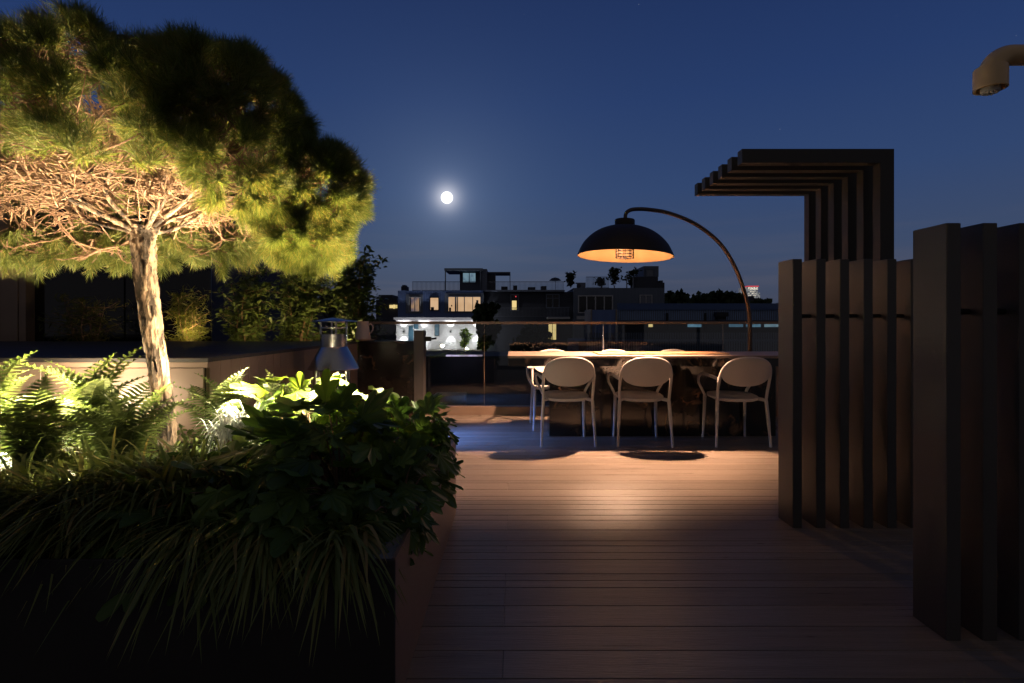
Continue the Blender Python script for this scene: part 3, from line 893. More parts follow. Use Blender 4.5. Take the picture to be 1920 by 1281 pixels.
def grass(loc, n, L, label, lean, m='grass', wdt=.0100, name='ornamental_grass', sprd=.55, group='arching grass clumps in the planter', up=.85):
    t = thing(name, label, 'grass clump', loc, 0, group)
    r = np.random.default_rng(int(abs(loc[0]) * 999 + loc[1] * 57 + n))
    seg = 7
    az = r.uniform(0, 2 * math.pi, n)
    dx = np.cos(az) * sprd + lean[0]; dy = np.sin(az) * sprd + lean[1]
    ll = L * r.uniform(.6, 1.15, n); droop = r.uniform(.55, 1.25, n)
    w_ = wdt * r.uniform(.6, 1.2, n)
    upv = up * r.uniform(.55, 1.1, n)
    x0 = r.normal(size=n) * .035; y0 = r.normal(size=n) * .035
    hd = np.sqrt(dx ** 2 + dy ** 2) + 1e-6
    px_, py_ = -dy / hd, dx / hd
    V = np.zeros((n, (seg + 1) * 2, 3))
    for i in range(seg + 1):
        q = i / seg
        s = q * ll
        hx_ = s * (.55 + .5 * q)
        x = x0 + dx * hx_; y = y0 + dy * hx_; z = upv * s * 1.0 - droop * ll * q ** 2.1
        ww = w_ * (1 - q) ** .55 * (.6 + .4 * min(1, q * 4))
        V[:, 2 * i] = np.stack([x - px_ * ww, y - py_ * ww, z], 1)
        V[:, 2 * i + 1] = np.stack([x + px_ * ww, y + py_ * ww, z + ww * .3], 1)
    F0 = np.array([(2 * i, 2 * i + 1, 2 * i + 3, 2 * i + 2) for i in range(seg)])
    Fa = F0[None] + (np.arange(n) * (seg + 1) * 2)[:, None, None]
    b = MB(); b.add(V.reshape(-1, 3), Fa.reshape(-1, 4)); b.build('blades', M[m], t)
    b = MB(); b.lathe([(.001, .02), (.03, .012), (.045, -.01), (.04, -.05)], (0, 0, 0), 10); b.build('crown_base', M['twig'], t)
    return t


GL = [(-1.72, 1.72, 'arching grass clump at the far left corner of the planter front', 300, .48),
      (-1.45, 1.70, 'thick tawny grass clump spilling down the dark planter front', 320, .50),
      (-1.20, 1.76, 'long bladed grass clump sweeping down left of the broad leaves', 300, .50),
      (-1.58, 1.95, 'grass clump just below the leftmost fern', 240, .42),
      (-1.30, 2.02, 'fan of grass blades at the pine foot catching the light', 240, .42),
      (-1.00, 1.64, 'dark grass clump hanging under the broad leaves', 170, .44),
      (-.78, 1.60, 'hanging tuft of long grass below the middle of the broad leaves', 120, .42),
      (-.55, 1.58, 'dim grass clump spreading by the near planter corner', 110, .40)]
GL += [(-1.82, 2.02, 'grass clump by the glaring light at the left frame edge', 240, .44),
       (-1.42, 1.86, 'grass clump in the middle of the grassy bank, tips glowing amber', 260, .46),
       (-1.12, 1.92, 'grass clump tucked against the low dark broad leaved shrub', 220, .42)]
for i, (x, y, lab, n, L) in enumerate(GL):
    grass((x, y, .45), n + 160, L * .76, lab, (-.18 if i < 5 or i > 7 else .08, -.36), up=1.3 if i < 5 or i > 7 else .9)
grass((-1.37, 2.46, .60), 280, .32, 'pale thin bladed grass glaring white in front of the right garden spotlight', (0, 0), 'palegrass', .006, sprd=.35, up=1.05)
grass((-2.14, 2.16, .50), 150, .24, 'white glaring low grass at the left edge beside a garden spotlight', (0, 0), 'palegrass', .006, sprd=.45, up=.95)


def lobed_leaf():
    """broad five-lobed toothed leaf as a fan of quads round its middle"""
    out = []
    lob = [(-150, .45), (-128, .34), (-100, .62), (-78, .40), (-48, .78), (-26, .52), (-8, .92), (0, 1.0), (8, .92), (26, .52), (48, .78), (78, .40), (100, .62), (128, .34), (150, .45), (172, .16)]
    prev = None
    pts_ = []
    for i, (a, r) in enumerate(lob):
        if prev is not None:
            pts_.append((a * .5 + prev[0] * .5, (r + prev[1]) * .5 + .035))
        pts_.append((a, r)); prev = (a, r)
    V = [(0, .12, 0)]
    for a, r in pts_:
        a = math.radians(a)
        x, y = math.sin(a) * r * .62, .28 + math.cos(a) * r * .62
        z = -.10 * x * x * 4 - .16 * max(0, y) ** 2 + .03 * math.sin(9 * a)
        V.append((x, y, z))
    n = len(V) - 1
    Fa = [(0, 1 + i, 1 + (i + 1) % n) for i in range(n)]
    return V, Fa


LV, LF = lobed_leaf()


def broad_shrub(c, r, n, label, m='vine', size=.195, name='broad_leaf_shrub', zmin=.30, lit=0):
    t = thing(name, label, 'shrub', (c[0], c[1], .44), 0, 'broad leaved shrubs in the planter')
    g = np.random.default_rng(int(abs(c[0]) * 1000 + n))
    Dn = g.normal(size=(n, 3)); Dn /= np.linalg.norm(Dn, axis=1)[:, None]
    q = np.where(g.random(n) < .7, g.uniform(.9, 1.05, n), g.uniform(.5, .9, n))
    Pp = Dn * np.array(r) * q[:, None] + np.array(c) - np.array([c[0], c[1], .44])
    ok = Pp[:, 2] + .44 > zmin
    Pp, Dn = Pp[ok], Dn[ok]; n = len(Pp)
    yd = Dn * .7 + g.normal(size=(n, 3)) * .45; yd[:, 2] -= .55
    up = Dn + np.array([0, 0, .9]) + g.normal(size=(n, 3)) * .35
    yd /= np.linalg.norm(yd, axis=1)[:, None]
    x = np.cross(yd, up); x /= np.linalg.norm(x, axis=1)[:, None]
    R = np.stack([x, yd, np.cross(x, yd)], 2)
    s_ = size * g.uniform(.6, 1.15, n)
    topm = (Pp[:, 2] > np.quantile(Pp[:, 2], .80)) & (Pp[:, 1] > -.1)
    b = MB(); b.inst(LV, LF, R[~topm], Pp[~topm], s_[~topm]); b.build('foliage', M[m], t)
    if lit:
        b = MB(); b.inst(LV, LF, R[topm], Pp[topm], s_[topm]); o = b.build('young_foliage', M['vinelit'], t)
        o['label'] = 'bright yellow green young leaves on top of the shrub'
    else:
        b = MB(); b.inst(LV, LF, R[topm], Pp[topm], s_[topm]); b.build('foliage', M[m], t)
    b = MB()
    for k in range(0, n, 2):
        e = Pp[k]; s0 = np.array([e[0] * .25, e[1] * .25, -.03])
        b.tube(smooth_path([s0, s0 * .5 + e * .5 + np.array([0, 0, .05]), e], 3), [.005, .005, .004, .004, .003, .003, .002], 5, cap=False)
    b.build('stems', M['twig'], t)
    return t


broad_shrub((-1.00, 1.90, .46), (.38, .40, .25), 170, 'low dark broad leaved shrub below the glaring right spotlight')
broad_shrub((-1.08, 2.74, .60), (.36, .20, .28), 110, 'broad leaved shrub with bright young leaves behind the right spotlight', lit=1)
broad_shrub((-.68, 2.02, .55), (.28, .50, .29), 230, 'tall dark mound of lobed leaves in front of the steel fireplace', lit=1)
broad_shrub((-.49, 2.48, .54), (.17, .42, .22), 130, 'broad leaved shrub trailing over the bronze planter side', size=.16)
broad_shrub((-.42, 1.84, .49), (.10, .26, .16), 60, 'small leafy shoots hanging over the near planter corner', size=.13)

# low ground cover
n = 5200
Pg = np.stack([RNG.uniform(-2.9, -.5, n), RNG.uniform(1.52, 3.0, n), np.zeros(n)], 1)
Pg[:, 2] = .45 + .05 * RNG.random(n) + .05 * np.clip(Pg[:, 1] - 1.6, 0, .6)
b = MB(); SV = [(0, 0, 0), (.45, .5, .05), (0, 1, 0), (-.45, .5, .05)]
dv = RNG.normal(size=(n, 3)); dv[:, 2] = np.abs(dv[:, 2]) * .7
b.inst(SV, [(0, 1, 2, 3)], frames(dv, RNG.uniform(-.6, .6, n)), Pg, RNG.uniform(.02, .04, n))
tag(b.build('ground_cover', M['fern']), 'low small leaved ground cover on the planter soil', 'ground cover', kind='stuff')

# garden spotlights
def spot(x, y, z, target, e, label, col=(1, .74, .42), ang=140, sp_=.2):
    t = thing('garden_spotlight', label, 'spotlight', (x, y, 0), 0, 'garden spotlights in the planter')
    d = (Vector(target) - Vector((x, y, z))).normalized()
    p = np.array([0, 0, z]); dn = np.array(d)
    b = MB(); b.tube([p - dn * .09, p - dn * .07, p + dn * .005], [.02, .034, .036], 20); b.build('housing', M['rod'], t, True)
    b = MB(); b.tube([p + dn * .006, p + dn * .009], [.031, .030], 20); b.build('lens', M['lens'], t)
    b = MB(); b.tube([(0, 0, .36), tuple(p - dn * .06)], .008, 8); b.build('spike', M['rod'], t)
    lamp('spot_beam', 'SPOT', (x + d.x * .03, y + d.y * .03, z + d.z * .03), e * 1.3, col, .03, target, ang, .8)
    lamp('spot_spill', 'POINT', (x + d.x * .05, y + d.y * .05, z + d.z * .05), e * sp_, (1, .82, .55), .03)
spot(-1.42, 2.58, .66, (-1.60, 2.45, 1.9), 280, 'lit garden spotlight between pine trunk and broad leaves', sp_=.07)
spot(-.90, 2.80, .60, (-1.25, 2.35, 2.0), 560, 'garden spotlight hidden behind the tall mound of lobed leaves', sp_=.06)
spot(-1.62, 1.84, .52, (-1.62, 1.96, 2.2), 300, 'garden spotlight buried in the arching grass, aimed straight up', ang=80, sp_=.02)  # added to brighten the near side of the crown
spot(-2.62, 2.78, .58, (-2.45, 2.6, 1.9), 170, 'garden spotlight behind the ferns close to the bronze block', sp_=.2)  # added to brighten the bronze block behind the ferns
spot(-2.26, 2.24, .56, (-2.20, 2.40, 1.9), 210, 'lit garden spotlight at the left edge under the ferns', sp_=.14)

# ------------------------------------------------------------------ shrubs and facade behind the platform
def leaf_shrub(x, y, z0, h, r, n, label, m='laurel', name='laurel_shrub', cat='shrub', group='laurel shrubs behind the bronze block', L=.07, stems=5, narrow=.17, droop=.3):
    t = thing(name, label, cat, (x, y, z0), 0, group)
    g = np.random.default_rng(int(abs(x) * 1000 + n))
    b = MB(); ends = []
    for k in range(stems):
        a = g.uniform(0, 6.28); e = np.array([math.cos(a) * r * .55, math.sin(a) * r * .5, h * g.uniform(.7, .98)])
        path = smooth_path([(g.normal() * .02, 0, 0), e * .35 + g.normal(size=3) * .03, e * .7 + g.normal(size=3) * .04, e], 5)
        b.tube(path, np.linspace(.012, .003, len(path)), 6)
        for q in range(10):
            i = g.integers(3, len(path)); s0 = path[i]
            e2 = s0 + np.array([g.normal() * r * .38, g.normal() * r * .38, g.uniform(.02, .22) * h * .6])
            b.tube([s0, (s0 + e2) / 2 + g.normal(size=3) * .01, e2], [.004, .003, .002], 5, cap=False)
            ends += [s0 * (1 - u) + e2 * u for u in (.4, .6, .8, 1)]
        ends += list(path[4:])
    b.build('stems', M['twig'], t, True)
    ends = np.array(ends)
    idx = g.integers(0, len(ends), n)
    Pp = ends[idx] + g.normal(size=(n, 3)) * .035
    Pp = Pp[Pp[:, 2] < h * 1.04]; n = len(Pp)
    dv = g.normal(size=(n, 3)); dv[:, 2] = dv[:, 2] * .6 + .35 - droop
    R = frames(dv, g.uniform(-1, 1, n))
    TV = [(0, 0, 0), (narrow, .35, .03), (narrow * .8, .7, .02), (0, 1, -.06), (-narrow * .8, .7, .02), (-narrow, .35, .03)]
    b = MB(); b.inst(TV, [(0, 1, 2, 5), (5, 2, 3, 4)], R, Pp, L * g.uniform(.6, 1.25, n)); b.build('foliage', M[m], t)
    return t


for px, pw, ptop, n, lab in ((462, 44, 498, 1300, 'slim laurel shrub with sparse stems, left of the steel fireplace'), (560, 50, 508, 1600, 'bushy laurel shrub right behind the steel fireplace'), (665, 44, 472, 1900, 'tallest laurel shrub reaching into the open sky near the jug')):
    d = 6.62
    leaf_shrub(X(px, d), d, .55, Z(ptop, d) - .55, pw * d / F * 1.1, n * 2, lab, stems=9, L=.085, narrow=.2)
d = 6.35
leaf_shrub(X(352, d), d, .5, Z(548, d) - .5, 38 * d / F, 2600, 'feathery yellow green bamboo bush beside the dark window wall', 'bamboo', 'bamboo_bush', 'bush', None, .10, 9, .06, .3)  # bush built in place of a bamboo reflection in the window wall
leaf_shrub(X(190, d) - .2, d, .5, Z(560, d) - .5, 60 * d / F, 1500, 'dim bamboo bush low behind the block in front of the window wall', 'bamboo', 'bamboo_bush', 'bush', None, .10, 9, .06, .3)
b = MB(); b.box(-6, -1.95, 6.2, 6.9, .2, .62)
tag(b.build('plant_trough', M['frame_dark']), 'long dark trough holding the shrubs behind the bronze block', 'trough')

fw = thing('window_wall', 'dark glazed house wall with bronze column left of the pine', 'house', (0, 0, 0))
d = 6.96
xr = X(395, d)
b = MB(); b.box(-9, xr, d + .03, d + 2.5, 0, 3.6); b.build('wall', M['darkwall'], fw)
for x0, x1 in ((-9, X(8, d)), (X(68, d), X(232, d)), (X(236, d), xr)):
    b = MB(); b.box(x0, x1, d, d + .02, .9, 3.4); b.build('glass_pane', M['winglass'], fw)
b = MB()
x = X(9, d)
for w_ in (.07, .19, .07, .10):
    b.cbox(x, x + w_ - .003, d - .14 - (.012 if w_ < .08 else 0), d - .005, .5, 3.4, .003); x += w_
b.build('column', M['copper'], fw)
b = MB(); b.cbox(-9, xr + .1, d - .1, d + .05, 3.4, 3.65, .005); b.build('roof_edge', M['frame_dark'], fw)


# ------------------------------------------------------------------ far trees
def far_tree(px, d, ptop, pbase, wpx, label, n=1500, name='city_tree', L=.5, group='dark trees beyond the terrace', m='farleaf', sparse=1.0):
    x = X(px, d); zt_ = Z(ptop, d); zb = min(Z(pbase, d), zt_ - 1)
    t = thing(name, label, 'tree', (x, d, zb), 0, group)
    h = zt_ - zb; r = wpx * d / F
    g = np.random.default_rng(int(px * 13 + n))
    k = 14
    C = np.stack([g.normal(size=k) * r * .42, g.normal(size=k) * r * .3, h * g.uniform(.35, .88, k)], 1)
    C[0] = (0, 0, h * .85)
    rr = r * g.uniform(.28, .5, k)
    i = g.integers(0, k, n)
    Dn = g.normal(size=(n, 3)); Dn /= np.linalg.norm(Dn, axis=1)[:, None]
    Pp = C[i] + Dn * (rr[i] * g.uniform(.5, 1.05, n) * sparse)[:, None] * np.array([1, 1, min(1, h / (2.0 * r) + .3)])
    ok = (Pp[:, 2] < h) & (Pp[:, 2] > 0); Pp = Pp[ok]; n = len(Pp)
    b = MB(); b.inst(SV, [(0, 1, 2, 3)], frames(g.normal(size=(n, 3)), g.uniform(0, 6, n)), Pp, L * g.uniform(.5, 1.2, n)); b.build('crown', M[m], t)
    b = MB(); b.tube([(0, 0, -2), (0, 0, h * .4), (C[0][0], 0, h * .8)], [r * .06, r * .05, r * .02], 8)
    for q in range(6):
        b.tube([(0, 0, h * .35), tuple(C[q])], [r * .03, r * .012], 6)
    b.build('trunk', M['twig'], t)
    return t


far_tree(330, 9.5, 425, 660, 80, 'dark tree next to the window wall, behind the bamboo', 2600, L=.16)
far_tree(440, 10.5, 432, 660, 85, 'dense dark tree behind the slim laurel shrub', 3600, L=.17)
far_tree(545, 12, 478, 670, 80, 'dark tree behind the bushy laurel shrub, under the pine branches', 3600, L=.17)
far_tree(660, 16, 540, 680, 50, 'low dark tree behind the tallest laurel shrub', 2400, L=.2)
far_tree(910, 34, 562, 690, 19, 'dark tree standing between the blue house and the dark house', 1500, L=.45)
far_tree(1002, 30, 612, 700, 40, 'low dark tree beyond the balustrade, below the lit narrow window', 1300, L=.4)
for px, pt, wp, lab in ((1275, 549, 36, 'broad dark tree just right of the grey house'), (1318, 554, 30, 'small dark tree second right of the grey house'), (1347, 544, 22, 'sparse dark tree with branches showing against the sky'), (1376, 552, 24, 'dark tree left of the lamp pole on the skyline'), (1432, 566, 30, 'low dark tree right of the lit tower')):
    far_tree(px, 110, pt, 620, wp, lab, 1300, L=1.3)

# ------------------------------------------------------------------ far buildings
def pbox(mb, px0, py0, px1, py1, d, depth=.1, proud=0.0):
    return mb.box(X(px0, d), X(px1, d), d - proud, d - proud + depth, Z(py1, d), Z(py0, d))


def window(parent, px0, py0, px1, py1, d, n=1, pane='warmwin', frame='whitetrim', bw=1.3, proud=.12, trans=False):
    b = MB(); dd_ = proud
    pbox(b, px0, py0, px1, py0 + bw, d, .12, dd_); pbox(b, px0, py1 - bw, px1, py1, d, .12, dd_)
    pbox(b, px0, py0 + bw, px0 + bw, py1 - bw, d, .12, dd_); pbox(b, px1 - bw, py0 + bw, px1, py1 - bw, d, .12, dd_)
    for k in range(1, n):
        q = px0 + (px1 - px0) * k / n
        pbox(b, q - bw / 2, py0 + bw, q + bw / 2, py1 - bw, d, .1, dd_ - .01)
    if trans:
        q = py0 + (py1 - py0) * .3
        pbox(b, px0 + bw, q - .5, px1 - bw, q + .5, d, .09, dd_ - .02)
    wd = b.build('window', M[frame], parent)
    b = MB(); pbox(b, px0 + .3, py0 + .3, px1 - .3, py1 - .3, d, .04, .05); b.build('pane', M[pane], wd)
    return wd


def railing(parent, px0, px1, py0, py1, d, step=2.6, m='metalrail', name='railing', th=.35):
    b = MB(); pbox(b, px0, py0, px1, py0 + .8, d, .08, .0)
    pbox(b, px0, py1 - .9, px1, py1 - .2, d, .06, -.01)
    x = px0
    while x < px1:
        pbox(b, x, py0 + .8, x + th * 1.6, py1 - .9, d, .04, -.02); x += step
    return b.build(name, M[m], parent)


D1 = 40.0
# blue house
bh = thing('blue_house', 'dark blue clad house with warm lit windows and white lit ground storey', 'house', (0, 0, 0))
b = MB(); pbox(b, 746, 545, 906, 597.5, D1, 9); b.build('upper_wall', M['blue'], bh)
b = MB(); pbox(b, 743, 600.5, 907, 860, D1 + .1, 9); b.build('ground_wall', M['stone'], bh)
b = MB(); pbox(b, 741, 595.5, 903, 599.8, D1, 1.0, .55); b.build('cornice', M['whitetrim'], bh)
x = 747
b = MB()
while x < 905:
    pbox(b, x, 545.5, x + .5, 595, D1, .05, .03); x += 4.2
b.build('cladding_strips', M['blue'], bh)
for (a0, a1, c0_, c1) in ((761, 552, 793, 588), (834, 550, 907, 587)):
    b = MB(); pbox(b, a0, a1, c0_, c1, D1, .06, .045); b.build('window_surround', M['bluetrim'], bh)
window(bh, 767, 557, 789, 585, D1, 2, 'dimwin')
window(bh, 806, 557.5, 823.5, 582.5, D1, 1, 'warmwin', 'rod')
window(bh, 840, 556, 902, 585, D1, 4, 'warmwin', 'bluetrim', 1.2)
b = MB()
for a0, a1, c0_, c1 in ((808, 576, 814, 582), (842, 577, 846, 584), (846, 572, 848, 575), (893, 563, 897, 584.5), (897, 571, 900, 584.5), (768, 558, 771, 584)):
    pbox(b, a0, a1, c0_, c1, D1, .02, .075)
b.build('furnishing', M['darkwall'], bh)
b = MB()
for a0, c0_ in ((786, 788), (853, 855), (857, 859), (870, 871)): pbox(b, a0, 557, c0_, 584.5, D1, .02, .07)
b.build('curtain', M['concrete'], bh)
railing(bh, 773, 902, 528, 545, D1 + .5, 2.4)
b = MB(); pbox(b, 833, 503, 905, 507.5, D1 + .2, 3.2); b.build('canopy', M['slate'], bh)
for px in (834, 900):
    b = MB(); pbox(b, px, 507.5, px + 2, 545, D1 + .25, .1); b.build('canopy_post', M['slate'], bh)
b = MB(); pbox(b, 862, 507.6, 911, 545, D1 + 1.6, 3); b.build('roof_cabin', M['slate'], bh)
window(bh, 867, 511, 893, 531, D1 + 1.6, 2, 'palewin', 'slate')
b = MB(); pbox(b, 904, 504.5, 913, 545, D1 + .6, 2); b.build('stair_tower', M['bluetrim'], bh)
b = MB(); pbox(b, 752, 537, 762, 545, D1 + 1, 1); pbox(b, 754, 534.5, 760, 537, D1 + 1, .8); b.build('chimney', M['darkwall'], bh)
b = MB(); pbox(b, 766, 612, 775, 641, D1, .05, .03); b.build('door', M['cyanwin'], bh)
window(bh, 775, 606, 786, 618, D1, 1, 'cyanwin', 'whitetrim', 1)
window(bh, 815, 607, 824, 630, D1, 1, 'palewin', 'rod', .8)
railing(bh, 803, 907, 641, 655, D1 - .9, 2.6, 'whitetrim')
b = MB(); pbox(b, 741, 655, 907, 658, D1, 1.6, 1.5); b.build('balcony_slab', M['concrete'], bh)
b = MB(); pbox(b, 741, 658, 908, 900, D1 - 1.45, 1.3); b.build('lower_wall', M['darkwall'], bh)
for px in (757, 795, 845, 894):
    b = MB(); pbox(b, px - 1.6, 620, px + 1.6, 624, D1, .16, .15); b.build('wall_sconce', M['rod'], bh)
    for s, tz in ((1, 3), (-1, -3)):
        p = (X(px, D1), D1 - .24, Z(622 - s * 2.5, D1))
        lamp('sconce_beam', 'SPOT', p, 150, (.93, .95, 1), .02, (p[0], p[1] + 1.2, p[2] + tz), 62, .25)
for px in (757, 795, 845, 894):
    lamp('sconce_glow', 'POINT', (X(px, D1), D1 - 1.1, Z(628, D1)), 80, (.95, .95, 1), .1)  # added fill points off the wall, beyond the sconces themselves
bush = leaf_shrub(X(870, 39), 39, Z(656, 39), (656 - 616) * 39 / F, 11 * 39 / F, 700, 'green climbing bush against the white lit wall of the blue house', 'vinelit', 'climbing_bush', 'bush', None, .22, 5, .3, .2)

# pergola on the roof between the houses
pg = thing('roof_pergola', 'thin rooftop pergola frame with dark screen between the two houses', 'pergola', (0, 0, 0))
b = MB(); pbox(b, 913, 510, 957, 512.5, D1 + 1, 2.2); b.build('top_frame', M['metalrail'], pg)
for px in (928, 955.5):
    b = MB(); pbox(b, px, 512.5, px + 1.4, 545, D1 + 1.05, .1); b.build('post', M['metalrail'], pg)
b = MB(); pbox(b, 913.5, 515, 928, 545, D1 + 1.05, .08); b.build('screen', M['darkwall'], pg)

# middle dark house
mh = thing('dark_house', 'dark middle house with pale roof ledge and one narrow lit window', 'house', (0, 0, 0))
b = MB(); pbox(b, 908.2, 547.5, 1075, 860, D1 + .6, 8); b.build('wall', M['darkwall'], mh)
b = MB(); pbox(b, 908.2, 544.5, 1058, 547.4, D1 + .6, 8, .4); b.build('roof_ledge', M['bluetrim'], mh)
railing(mh, 914, 1057, 528, 544.5, D1 + .4, 2.3)
window(mh, 957, 552, 973, 583, D1 + .6, 1, 'darkwin', 'bluetrim', 1.6)
b = MB(); pbox(b, 960, 564, 968.5, 581, D1 + .6, .03, .10); b.build('lit_pane', M['yelwin'], mh)
b = MB(); pbox(b, 966, 555.3, 968.2, 557.5, D1 + .6, .1, .2); b.build('red_lamp', M['red'], mh)
window(mh, 1023.5, 551.5, 1049, 578, D1 + .6, 2, 'darkwin', 'bluetrim', 1.5, trans=True)
railing(mh, 1027, 1068, 576, 594, D1 - .6, 2.6, 'bluetrim')
b = MB(); pbox(b, 1027, 594.5, 1069, 598, D1 - .7, 1.28); b.build('balcony_slab', M['whitetrim'], mh)
railing(mh, 912, 1024, 577, 594, D1 - .2, 2.6)
window(mh, 1027.5, 607, 1043.5, 638, D1 + .6, 2, 'yelwin', 'rod', .9)
b = MB()
for px, w_, h_ in ((940, 12, 7), (962, 8, 9), (1015, 10, 8), (990, 14, 6)):
    pbox(b, px, 544.4 - h_, px + w_, 544.4, D1 + 3, 1)
b.build('roof_seat', M['darkwall'], mh)

# grey house
gh = thing('grey_house', 'slate grey house with large white framed window and roof terrace', 'house', (0, 0, 0))
b = MB(); pbox(b, 1075.3, 540, 1246, 860, D1 + .2, 8); b.build('wall', M['slate'], gh)
window(gh, 1083.5, 554, 1149, 587.5, D1 + .2, 4, 'darkwin', 'whitetrim', 2.0)
window(gh, 1199, 553, 1222.5, 579, D1 + .2, 2, 'skywin', 'whitetrim', 1.4)
railing(gh, 1099, 1142, 519, 540, D1 + .4, 2.3)
b = MB(); pbox(b, 1190, 519, 1234, 540, D1 + .3, 1.5); b.build('parapet', M['darkwall'], gh)
b = MB(); pbox(b, 1207, 499, 1235, 519, D1 + 2, 3); b.build('roof_cabin', M['slate'], gh)
window(gh, 1210.5, 504, 1226, 519, D1 + 2, 1, 'skywin', 'slate', 1)
b = MB(); pbox(b, 1234.2, 530, 1246, 540, D1 + .3, 2); pbox(b, 1237, 526, 1243, 530, D1 + .6, 1); b.build('chimney', M['darkwall'], gh)
for px, y0 in ((1174.5, 514), (1186.5, 520)):
    b = MB(); pbox(b, px, y0, px + 1.8, 539.8, D1 + .1, .1); b.build('vent_pipe', M['skywin'], gh)
b = MB(); pbox(b, 1080, 593, 1108, 599, D1, .2, .5); b.build('window_sill', M['whitetrim'], gh)
ac = thing('air_conditioner', 'pale air conditioning box on the roof of the grey house', 'air conditioner', (0, 0, 0))
b = MB(); pbox(b, 1083, 530, 1098, 539.8, D1 + .6, .6); b.build('casing', M['bluetrim'], ac)
b = MB(); b.lathe([(.17, 0), (.17, .02), (.001, .02)], (0, 0, 0), 20); o = b.build('fan', M['darkwall'], ac); o.location = (X(1087, D1), D1 + .59, Z(535, D1)); o.rotation_euler = (math.pi / 2, 0, 0)
for px, pt, w_, n, lab in ((1070, 512, 9, 500, 'dark conifer bush on the roof left of the air conditioner'), (1128, 523, 11, 350, 'low bush behind the roof railing of the grey house'), (1152, 500, 14, 420, 'spiky roof plant beneath the lamp shade'), (1183, 504, 14, 420, 'thin roof plant beside the white vent pipes')):
    leaf_shrub(X(px, D1 + 1), D1 + 1, Z(540, D1 + 1), (540 - pt) * (D1 + 1) / F, w_ * (D1 + 1) / F, n, lab, 'farleaf', 'roof_plant', 'plant', 'plants on the far roofs', .25, 5, .3, .1)
pa = thing('roof_parasol', 'tiny dark parasol on the far roof between the houses', 'parasol', (X(1041, D1 + 2), D1 + 2, Z(545, D1)))
b = MB(); b.lathe([(.001, 1.25), (.3, 1.17), (.52, .98), (.3, 1.12), (.001, 1.2)], (0, 0, 0), 10); b.build('canopy', M['darkwall'], pa)
b = MB(); b.tube([(0, 0, 0), (0, 0, 1.2)], .03, 6); b.build('pole', M['darkwall'], pa)

# long blue metal-clad building
D2 = 26.0
lb_ = thing('metal_clad_building', 'long low building with pale blue standing seam cladding and cool lit windows', 'building', (0, 0, 0))
b = MB(); pbox(b, 1157, 581, 1700, 601, D2, 5); b.build('cladding', M['seam'], lb_)
x = 1159; b = MB()
while x < 1520:
    pbox(b, x, 581.5, x + .9, 600.5, D2, .05, .04); x += 4.1
b.build('seams', M['bluetrim'], lb_)
b = MB(); V = [(X(1157, D2), D2 - .1, Z(581, D2)), (X(1700, D2), D2 - .1, Z(581, D2)), (X(1700, D2 + 6), D2 + 6, Z(569, D2 + 6)), (X(1157, D2 + 6), D2 + 6, Z(569, D2 + 6))]
b.add(V, [(0, 1, 2, 3)]); b.build('roof', M['roof'], lb_)
b = MB(); pbox(b, 1175, 603.5, 1700, 800, D2 + .05, 5); b.build('lower_wall', M['darkwall'], lb_)
b = MB(); pbox(b, 1157, 601.3, 1700, 603.3, D2, .4, .3); b.build('gutter', M['roof'], lb_)
for a, c, p in ((1287, 1315, 'cyanwin'), (1364, 1393, 'cyanwin'), (1396, 1426, 'cyanwin'), (1430, 1462, 'palewin'), (1214, 1224, 'yelwin')):
    window(lb_, a, 604.5, c, 614, D2, 1, p, 'bluetrim', .7)
for px in (1248, 1320):
    b = MB(); pbox(b, px, 587, px + 3, 619, D2, .1, .15); b.build('downpipe', M['roof'], lb_)
b = MB(); pbox(b, 1335, 586, 1357, 594, D2, .4, .6); pbox(b, 1338, 594, 1354, 600, D2, .3, .5); b.build('roof_vent', M['roof'], lb_)
bx = thing('lift_housing', 'dark blue box with pale edges in front of the grey house', 'lift housing', (0, 0, 0))
b = MB(); pbox(b, 1110, 581, 1154, 640, D2 - 1, 2); b.build('body', M['blue'], bx)
for a in (1107, 1154.2):
    b = MB(); pbox(b, a, 580, a + 3, 640, D2 - 1, 2, .05); b.build('corner_trim', M['concrete'], bx)
# picket fence beyond the balustrade
D3 = 14.0
pf = thing('picket_fence', 'dark picket fence seen through the glass behind the table', 'fence', (0, 0, 0))
b = MB(); x = 1100
while x < 1500:
    pbox(b, x, 624, x + 2.6, 700, D3, .02); x += 4.6
b.build('pickets', M['slate'], pf)
b = MB(); pbox(b, 1098, 633, 1500, 636, D3 + .03, .04); pbox(b, 1098, 688, 1500, 692, D3 + .03, .04); b.build('rail', M['darkwall'], pf)
b = MB(); pbox(b, 1085, 640, 1600, 900, D3 + 1, 3); tag(b.build('neighbour_wall', M['darkwall']), 'plain dark wall behind the picket fence', 'wall')
b = MB(); pbox(b, 640, 668, 1085, 1100, 18, 3); tag(b.build('garden_wall', M['darkwall']), 'dark wall below the blue house seen through the glass', 'wall')
b = MB(); pbox(b, 836, 666, 904, 668.5, 17.5, .2); tag(b.build('light_strip', M['led']), 'thin violet light strip glowing below the blue house', 'strip light')  # glowing bar added where the glass reflects an LED
# pale box behind the glass, standing in for a reflection in it
tg = MB(); d = 7.4
tg.cbox(X(812, d), X(872, d), d, d + .35, -.31, Z(741, d), .01)
tag(tg.build('trough', M['concrete']), 'pale low trough on the roof just behind the glass, left end', 'trough')

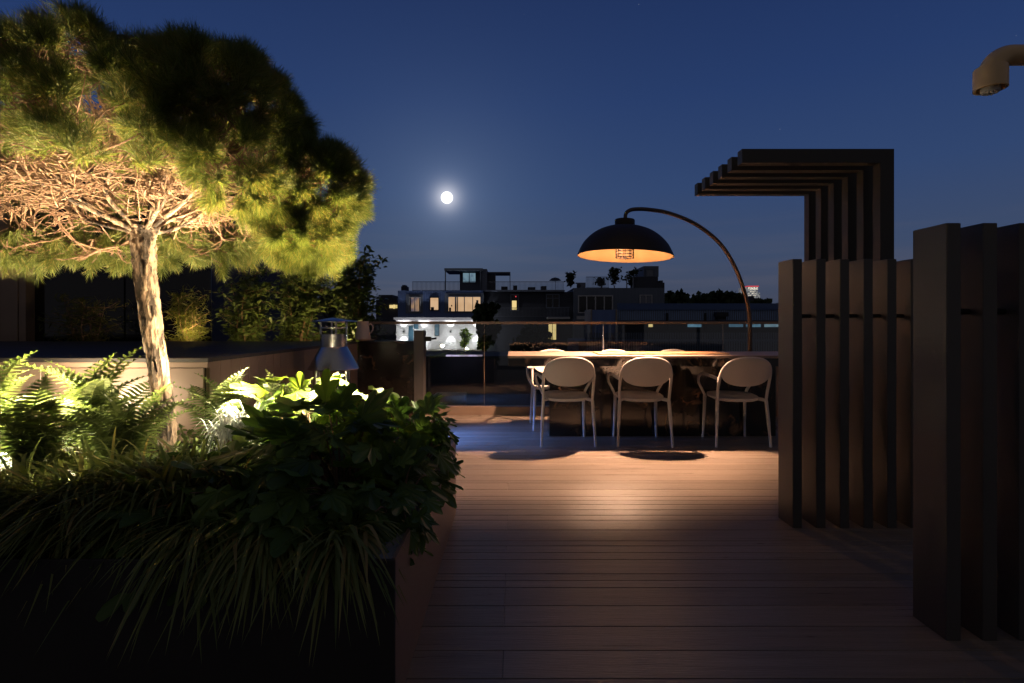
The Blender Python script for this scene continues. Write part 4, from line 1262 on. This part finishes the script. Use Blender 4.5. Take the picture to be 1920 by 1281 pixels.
# city silhouettes
def block(name, label, rects, d, m='darkwall', cat='building', lits=()):
    t = thing(name, label, cat, (0, 0, 0))
    b = MB()
    for (a0, a1, c0_, c1) in rects: pbox(b, a0, a1, c0_, c1, d, 12)
    b.build('wall', M[m], t)
    for (a0, a1, c0_, c1, mm_) in lits:
        b = MB(); pbox(b, a0, a1, c0_, c1, d, .2, .2); b.build('lit_window', M[mm_], t)
    return t
block('city_block', 'low distant flats left of the blue house on the skyline', [(713, 553, 736, 700), (705, 562, 713, 700), (736, 558, 744, 700)], 160)
block('office_block', 'dark block with a lit window beside the blue house', [(716, 568, 746, 700)], 60, lits=[(731, 572, 733, 578, 'yelwin'), (734, 572, 737, 578, 'yelwin'), (738, 571.5, 741, 579, 'yelwin'), (742, 572, 745, 578, 'yelwin')])
block('gabled_house', 'dark far house just right of the bushy laurel', [(590, 560, 632, 700)], 60)
tw = thing('lit_tower', 'distant lit tower with red lights on its top edge', 'tower', (0, 0, 0))
b = MB(); pbox(b, 1402, 538, 1421, 600, 300, 12); pbox(b, 1421, 549, 1425, 600, 301, 12); b.build('wall', M['towerdim'], tw)
b = MB()
for k in range(6): pbox(b, 1402.6 + k * 3.1, 539, 1404.8 + k * 3.1, 543.5, 300, .5, .6)
for k in range(5):
    for j in range(3): 
        if (k * 3 + j * 5) % 4: pbox(b, 1403 + k * 3.1, 546 + j * 3.6, 1404.6 + k * 3.1, 547.6 + j * 3.6, 300, .5, .6)
b.build('lit_windows', M['towerlit'], tw)
b = MB(); pbox(b, 1401, 536.2, 1421.5, 537.8, 300, 4, 1); b.build('red_crown', M['red'], tw)
block('dark_tower', 'dark stepped building below the lit tower', [(1404, 559, 1424, 640), (1424, 563, 1436, 640), (1408, 555, 1414, 559)], 200)

# grass trough at the right behind the table
b = MB(); b.cbox(3.29, 4.6, 6.0, 6.315, .001, .645, .004)
tag(b.build('side_planter', M['copper']), 'bronze planter behind the right end of the table', 'planter')
grass((3.35, 6.15, .64), 160, .42, 'bright green grass tuft behind the right end of the table', (0, 0), 'fern', .007, name='grass_tuft', group=None, sprd=.4, up=.9)
grass((3.75, 6.15, .64), 120, .42, 'second grass tuft hidden mostly behind the bronze fins', (0, 0), 'fern', .007, name='grass_tuft', group=None, sprd=.4, up=.9)

# cool light under the kitchen counter washing over the deck
lamp('counter_light', 'SPOT', (-1.25, 4.98, .62), 190, (.12, .29, 1), .03, (-.50, 5.06, 0), 72, 1.0)

# small warm spots in the trough under the shrubs
for px, e in ((340, 26), (470, 16), (580, 18)):
    lamp('shrub_light', 'SPOT', (X(px, 6.1) * .97, 6.1, 1.0), e, (1, .72, .32), .03, (X(px, 6.6), 6.6, 1.5), 130, 1.0)
lamp('shrub_light', 'SPOT', (X(648, 6.36), 6.36, .75), 16, (1, .74, .34), .03, (X(668, 6.62), 6.62, 1.6), 100, 1.0)
# ------------------------------------------------------------------ render settings
SC.view_settings.view_transform = 'Standard'; SC.view_settings.look = 'None'
SC.view_settings.exposure = 0; SC.view_settings.gamma = 1
SC.render.engine = 'CYCLES'
SC.cycles.use_denoising = True
SC.cycles.max_bounces = 7; SC.cycles.transparent_max_bounces = 12
SC.cycles.sample_clamp_indirect = 4
SC.cycles.caustics_reflective = False; SC.cycles.caustics_refractive = False
